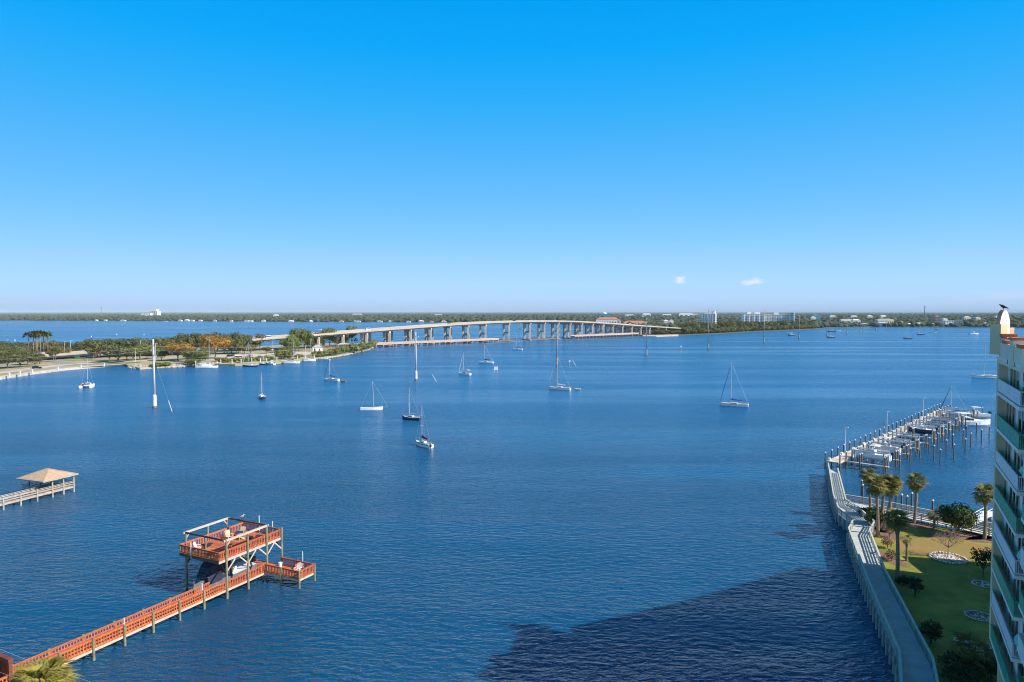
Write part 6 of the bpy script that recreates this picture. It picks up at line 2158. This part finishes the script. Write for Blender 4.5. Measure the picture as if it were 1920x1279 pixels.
for i in range(n + 1):
    p = polyline_at(Q2, plen(Q2) * i / n) - o2
    inst(pile_me, 'pile', b2, (p.x + 0.2, p.y + 0.15, 0))
# short link between the two walkways
l2 = thing('link_walkway', 'short grey walkway joining the boardwalk to the basin side', 'boardwalk', at(1625, 942, 0))
o3 = at(1625, 942, 0)
A_, B_ = [at(u, v, ZR) for u, v in [(1586, 934), (1632, 944), (1669, 952)]], [at(u, v, ZR) for u, v in [(1584, 927), (1634, 935), (1677, 943)]]
for i in range(2):
    n = max(1, int((A_[i + 1] - A_[i]).length / 0.6))
    for k in range(n):
        a0, a1 = (k + .012) / n, (k + .988) / n
        q = [A_[i].lerp(A_[i + 1], a0), A_[i].lerp(A_[i + 1], a1), B_[i].lerp(B_[i + 1], a1), B_[i].lerp(B_[i + 1], a0)]
        MB().prism([((p - o3).x, (p - o3).y) for p in q], ZB - 0.1, ZB).build('plank', M_gwood_l, l2)
rail_run(l2, o3, B_, ZB, M_gwood_l, M_gwood)
rail_run(l2, o3, A_[1:], ZB, M_gwood_l, M_gwood)
for p in A_ + B_:
    q = p - o3
    inst(pile_me, 'pile', l2, (q.x, q.y, 0))
# floating ramp and bench by the tower palm
rp_ = thing('gangway', 'white gangway ramp beside the tower palm', 'gangway', at(1835, 975, 0))
o4 = at(1835, 975, 0)
p, q = at(1812, 984, 2.2) - o4, at(1856, 962, 0.7) - o4
MB().bar((p.x, p.y, 2.0), (q.x, q.y, 0.7), 1.4, 0.1).build('deck', M_white, rp_)
for s in (-0.7, 0.7):
    MB().bar((p.x, p.y + s, 2.95), (q.x, q.y + s, 1.65), 0.08, 0.08).build('handrail', M_white, rp_)
    MB().bar((p.x, p.y + s, 2.45), (q.x, q.y + s, 1.15), 0.05, 0.05).build('mid_rail', M_white, rp_)
MB().box((q.x + 1.5, q.y, 0.25), (4.5, 3.0, 0.6)).build('float', M_offw, rp_)

# ------------------------------------------------------------------ condominium tower at the right edge
C1, C2 = Vector((41.4, 56.5, 0)), Vector((36.1, 46.8, 0))
E = (C2 - C1).normalized()
TA = math.atan2(E.y, E.x)
tw_ = thing('condominium_tower', 'cream condominium tower with white and teal balconies at the right edge', 'building', (C1.x, C1.y, 0), TA)
M_tan2 = mat('tan_stucco', (0.78, 0.60, 0.37), 0.85, var=0.06, vscale=0.4)
M_crm = mat('cream_wall', (0.82, 0.69, 0.50), 0.85, var=0.06, vscale=0.4)
M_trim = mat('white_trim', (0.82, 0.77, 0.67), 0.7, var=0.05)
M_teal = mat('teal_panel', (0.02, 0.36, 0.20), 0.45, var=0.12, vscale=1.0)
M_wpan = mat('white_panel', (0.70, 0.72, 0.72), 0.5, var=0.05)
M_cap = mat('orange_cap', (0.50, 0.17, 0.075), 0.75, var=0.12, vscale=1)
FZ = [6.75 + 2.95 * i for i in range(8)]
ROOF = 30.3


def loc2(X, Y):
    p = Vector((X - C1.x, Y - C1.y, 0))
    nn = Vector((-E.y, E.x, 0))
    return (p.dot(E), p.dot(nn))


MB().box((10.0, 8.0 + 0.9, ROOF / 2), (18.6, 16.0, ROOF)).build('wall', M_crm, tw_)
wing = [loc2(*p) for p in [(42.5, 57.5), (56.0, 64.0), (75.0, 75.0), (92, 62), (66, 40), (46, 46)]]
MB().prism(wing, 0, ROOF - 0.2).build('rear_wing', M_crm, tw_)
low = [loc2(*p) for p in [(66, 85), (65, 77), (78, 72), (86, 80)]]
MB().prism(low, 0, 12.5).build('low_wing', M_crm, tw_)
MB().box((0.42, 0.0, (ROOF + FZ[0]) / 2), (0.85, 1.9, ROOF - FZ[0])).build('end_pier', M_tan2, tw_)
MB().box((0.42, 0.3, FZ[0] / 2), (0.75, 1.2, FZ[0])).build('end_pier', M_tan2, tw_)
DEP = 0.95
for i, z in enumerate(FZ + [FZ[-1] + 2.95]):
    last = i == len(FZ)
    MB().box((5.9, -0.02, z - 0.12), (11.0, 2 * DEP, 0.26)).build('slab', M_trim, tw_)
    if last:
        continue
    pm_ = M_teal if i % 2 == 0 else M_wpan
    # balcony parapet: panels between slim posts, with a top rail
    for k in range(9):
        x0 = 0.86 + (11.35 - 0.86) * k / 9
        x1 = 0.86 + (11.35 - 0.86) * (k + 1) / 9
        MB().box(((x0 + x1) / 2, -DEP + 0.03, z + 0.56), (x1 - x0 - 0.05, 0.04, 0.92)).build('balcony_panel', pm_, tw_)
    MB().box((6.1, -DEP + 0.03, z + 1.07), (10.6, 0.09, 0.07)).build('top_rail', pm_, tw_)
    # return side that faces the camera: open railing
    MB().bar((11.36, -DEP + 0.03, z + 1.07), (11.36, 0.9, z + 1.07), 0.08, 0.07).build('top_rail', pm_, tw_)
    MB().bar((11.36, -DEP + 0.03, z + 0.14), (11.36, 0.9, z + 0.14), 0.05, 0.05).build('bottom_rail', pm_, tw_)
    for k in range(13):
        y = -DEP + 0.1 + 1.75 * k / 13
        MB().box((11.36, y, z + 0.6), (0.03, 0.03, 0.9)).build('baluster', pm_, tw_)
    # glazing set back behind the balcony
    for k in range(7):
        x0 = 0.95 + (11.0 - 0.95) * k / 7
        x1 = 0.95 + (11.0 - 0.95) * (k + 1) / 7
        open_ = (k + i * 3) % 4 != 1
        wdw = MB().box(((x0 + x1) / 2, -0.30, z + 1.40), (x1 - x0 - 0.30, 0.06, 2.5)).build('window', M_glass if open_ else M_wpan, tw_)
        MB().box((x0, -0.30, z + 1.40), (0.22, 0.12, 2.8)).build('mullion', M_tan2, tw_)
    MB().box((6.0, 0.35, z + 1.4), (10.2, 1.0, 2.78)).build('inner_wall', M_tan2, tw_)
    # next bay along the facade
    pm2_ = M_wpan if i % 2 == 0 else M_teal
    MB().box((16.2, -0.02, z - 1.35), (5.6, 2 * DEP, 0.24)).build('slab', M_trim, tw_)
    MB().box((16.2, -DEP + 0.03, z - 0.75), (5.6, 0.05, 0.98)).build('balcony_panel', pm2_, tw_)
    MB().box((13.4, 0.0, z - 0.75), (0.05, 1.8, 0.98)).build('balcony_panel', pm2_, tw_)
    if i % 2 == 1:
        # teal barrel awning at the corner
        rings = []
        for k in range(7):
            a = math.pi / 2 * k / 6
            rings.append([(11.9 + 1.3 * (1 - math.cos(a)) * 0 + 0.0, -0.2 - 0.75 * math.cos(a), z + 1.55 + 0.65 * math.sin(a)), (13.0, -0.2 - 0.75 * math.cos(a), z + 1.55 + 0.65 * math.sin(a)), (13.0, -0.2 - 0.70 * math.cos(a), z + 1.52 + 0.60 * math.sin(a)), (11.9, -0.2 - 0.70 * math.cos(a), z + 1.52 + 0.60 * math.sin(a))])
        MB().loft(rings).build('awning', mat('teal_awning', (0.12, 0.50, 0.42), 0.6, var=0.1), tw_)
    MB().box((11.9, 0.95, z + 1.2), (0.9, 0.06, 2.2)).build('door', M_teak, tw_)
# roof parapet with stepped orange caps
PZ = ROOF
MB().box((6.2, 0.0, PZ + 0.35), (10.6, 1.9, 1.7)).build('parapet', M_crm, tw_)
for (xa, xb, zc) in ((0.9, 2.7, 32.0), (2.7, 5.0, 31.55), (9.6, 11.5, 31.5)):
    if zc > 31.8:
        MB().box(((xa + xb) / 2, -0.45, 31.5), (xb - xa, 0.9, 0.75)).build('parapet_step', M_crm, tw_)
    MB().box(((xa + xb) / 2, -0.5, zc + 0.1), (xb - xa + 0.06, 1.0, 0.26)).build('parapet_cap', M_cap, tw_)
pd_ = MB().box((7.6, -0.35, 31.0), (1.5, 1.35, 1.9)).build('pedestal', M_crm, tw_)
MB().box((7.6, -0.35, 32.03), (1.8, 1.5, 0.2)).build('pedestal_cap', M_cap, pd_)
MB().lathe((8.0, 0.1, 32.1), [(0.03, 0.0), (0.18, 0.06), (0.27, 0.2), (0.28, 0.3), (0.26, 0.4), (0.16, 0.53), (0.03, 0.57)], 14).build('ball_finial', mat('salmon_ball', (0.50, 0.22, 0.16), 0.7), pd_, True)
for x in (5.6, 9.0):
    MB().box((x, -0.96, PZ - 0.1), (0.22, 0.06, 0.3)).build('scupper', M_dbeam, tw_)
# arched gable block at the far corner, facing the sun
GA = math.atan2(-0.95, 0.30)
gx, gy = loc2(40.55, 56.4)
gab = bpy.data.objects.new('arched_gable', None)
COL.objects.link(gab)
gab.parent = tw_
gab.location = (gx, gy, 0)
gab.rotation_euler = (0, 0, GA - TA + math.pi / 2)
arch = [(-0.56, 31.1)] + [(0.56 * -math.cos(math.pi * k / 14), 32.7 + 1.45 * math.sin(math.pi * k / 14)) for k in range(15)] + [(0.56, 31.1)]
n_ = len(arch)
vs = [(x, -0.18, z) for x, z in arch] + [(x, 0.18, z) for x, z in arch]
MB().add(vs, [tuple(range(n_ - 1, -1, -1)), tuple(range(n_, 2 * n_))]).build('arch_face', M_trim, gab)
MB().add([(x * 1.01, -0.17, z + 0.006) for x, z in arch] + [(x * 1.01, 0.17, z + 0.006) for x, z in arch], [(i, i + n_, (i + 1) + n_, i + 1) for i in range(n_ - 1)]).build('arch_rim', mat('salmon_rim', (0.60, 0.33, 0.24), 0.8, var=0.08), gab)
MB().box((-0.50, -0.05, 31.75), (0.74, 0.9, 2.5)).build('corner_block', M_tan2, gab)
MB().box((0.95, 0.25, 31.9), (0.72, 0.5, 1.6)).build('side_block', mat('ochre_stucco', (0.60, 0.42, 0.22), 0.85), gab)
p = Vector((40.55, 56.4, 34.15))
bird((p.x, p.y, 34.13), R(165), mat('black_feather', (0.018, 0.018, 0.022), 0.8), MATS['black_feather'], 0.6, 'black bird perched on the arched gable of the tower', False)

# ------------------------------------------------------------------ the air
hz = MB().box((0, 8000, 30), (30000, 18000, 64))
M_hz = bpy.data.materials.new('air')
M_hz.use_nodes = True
t = M_hz.node_tree
t.nodes.remove(t.nodes['Principled BSDF'])
pv_ = nd(t, 'ShaderNodeVolumePrincipled')
pv_.inputs['Color'].default_value = (0.72, 0.89, 1.0, 1)
pv_.inputs['Density'].default_value = 0.00004
pv_.inputs['Anisotropy'].default_value = -0.2
t.links.new(pv_.outputs[0], t.nodes['Material Output'].inputs['Volume'])
tag(hz.build('haze', M_hz), 'thin pale haze in the air over the river', None, None, 'stuff')
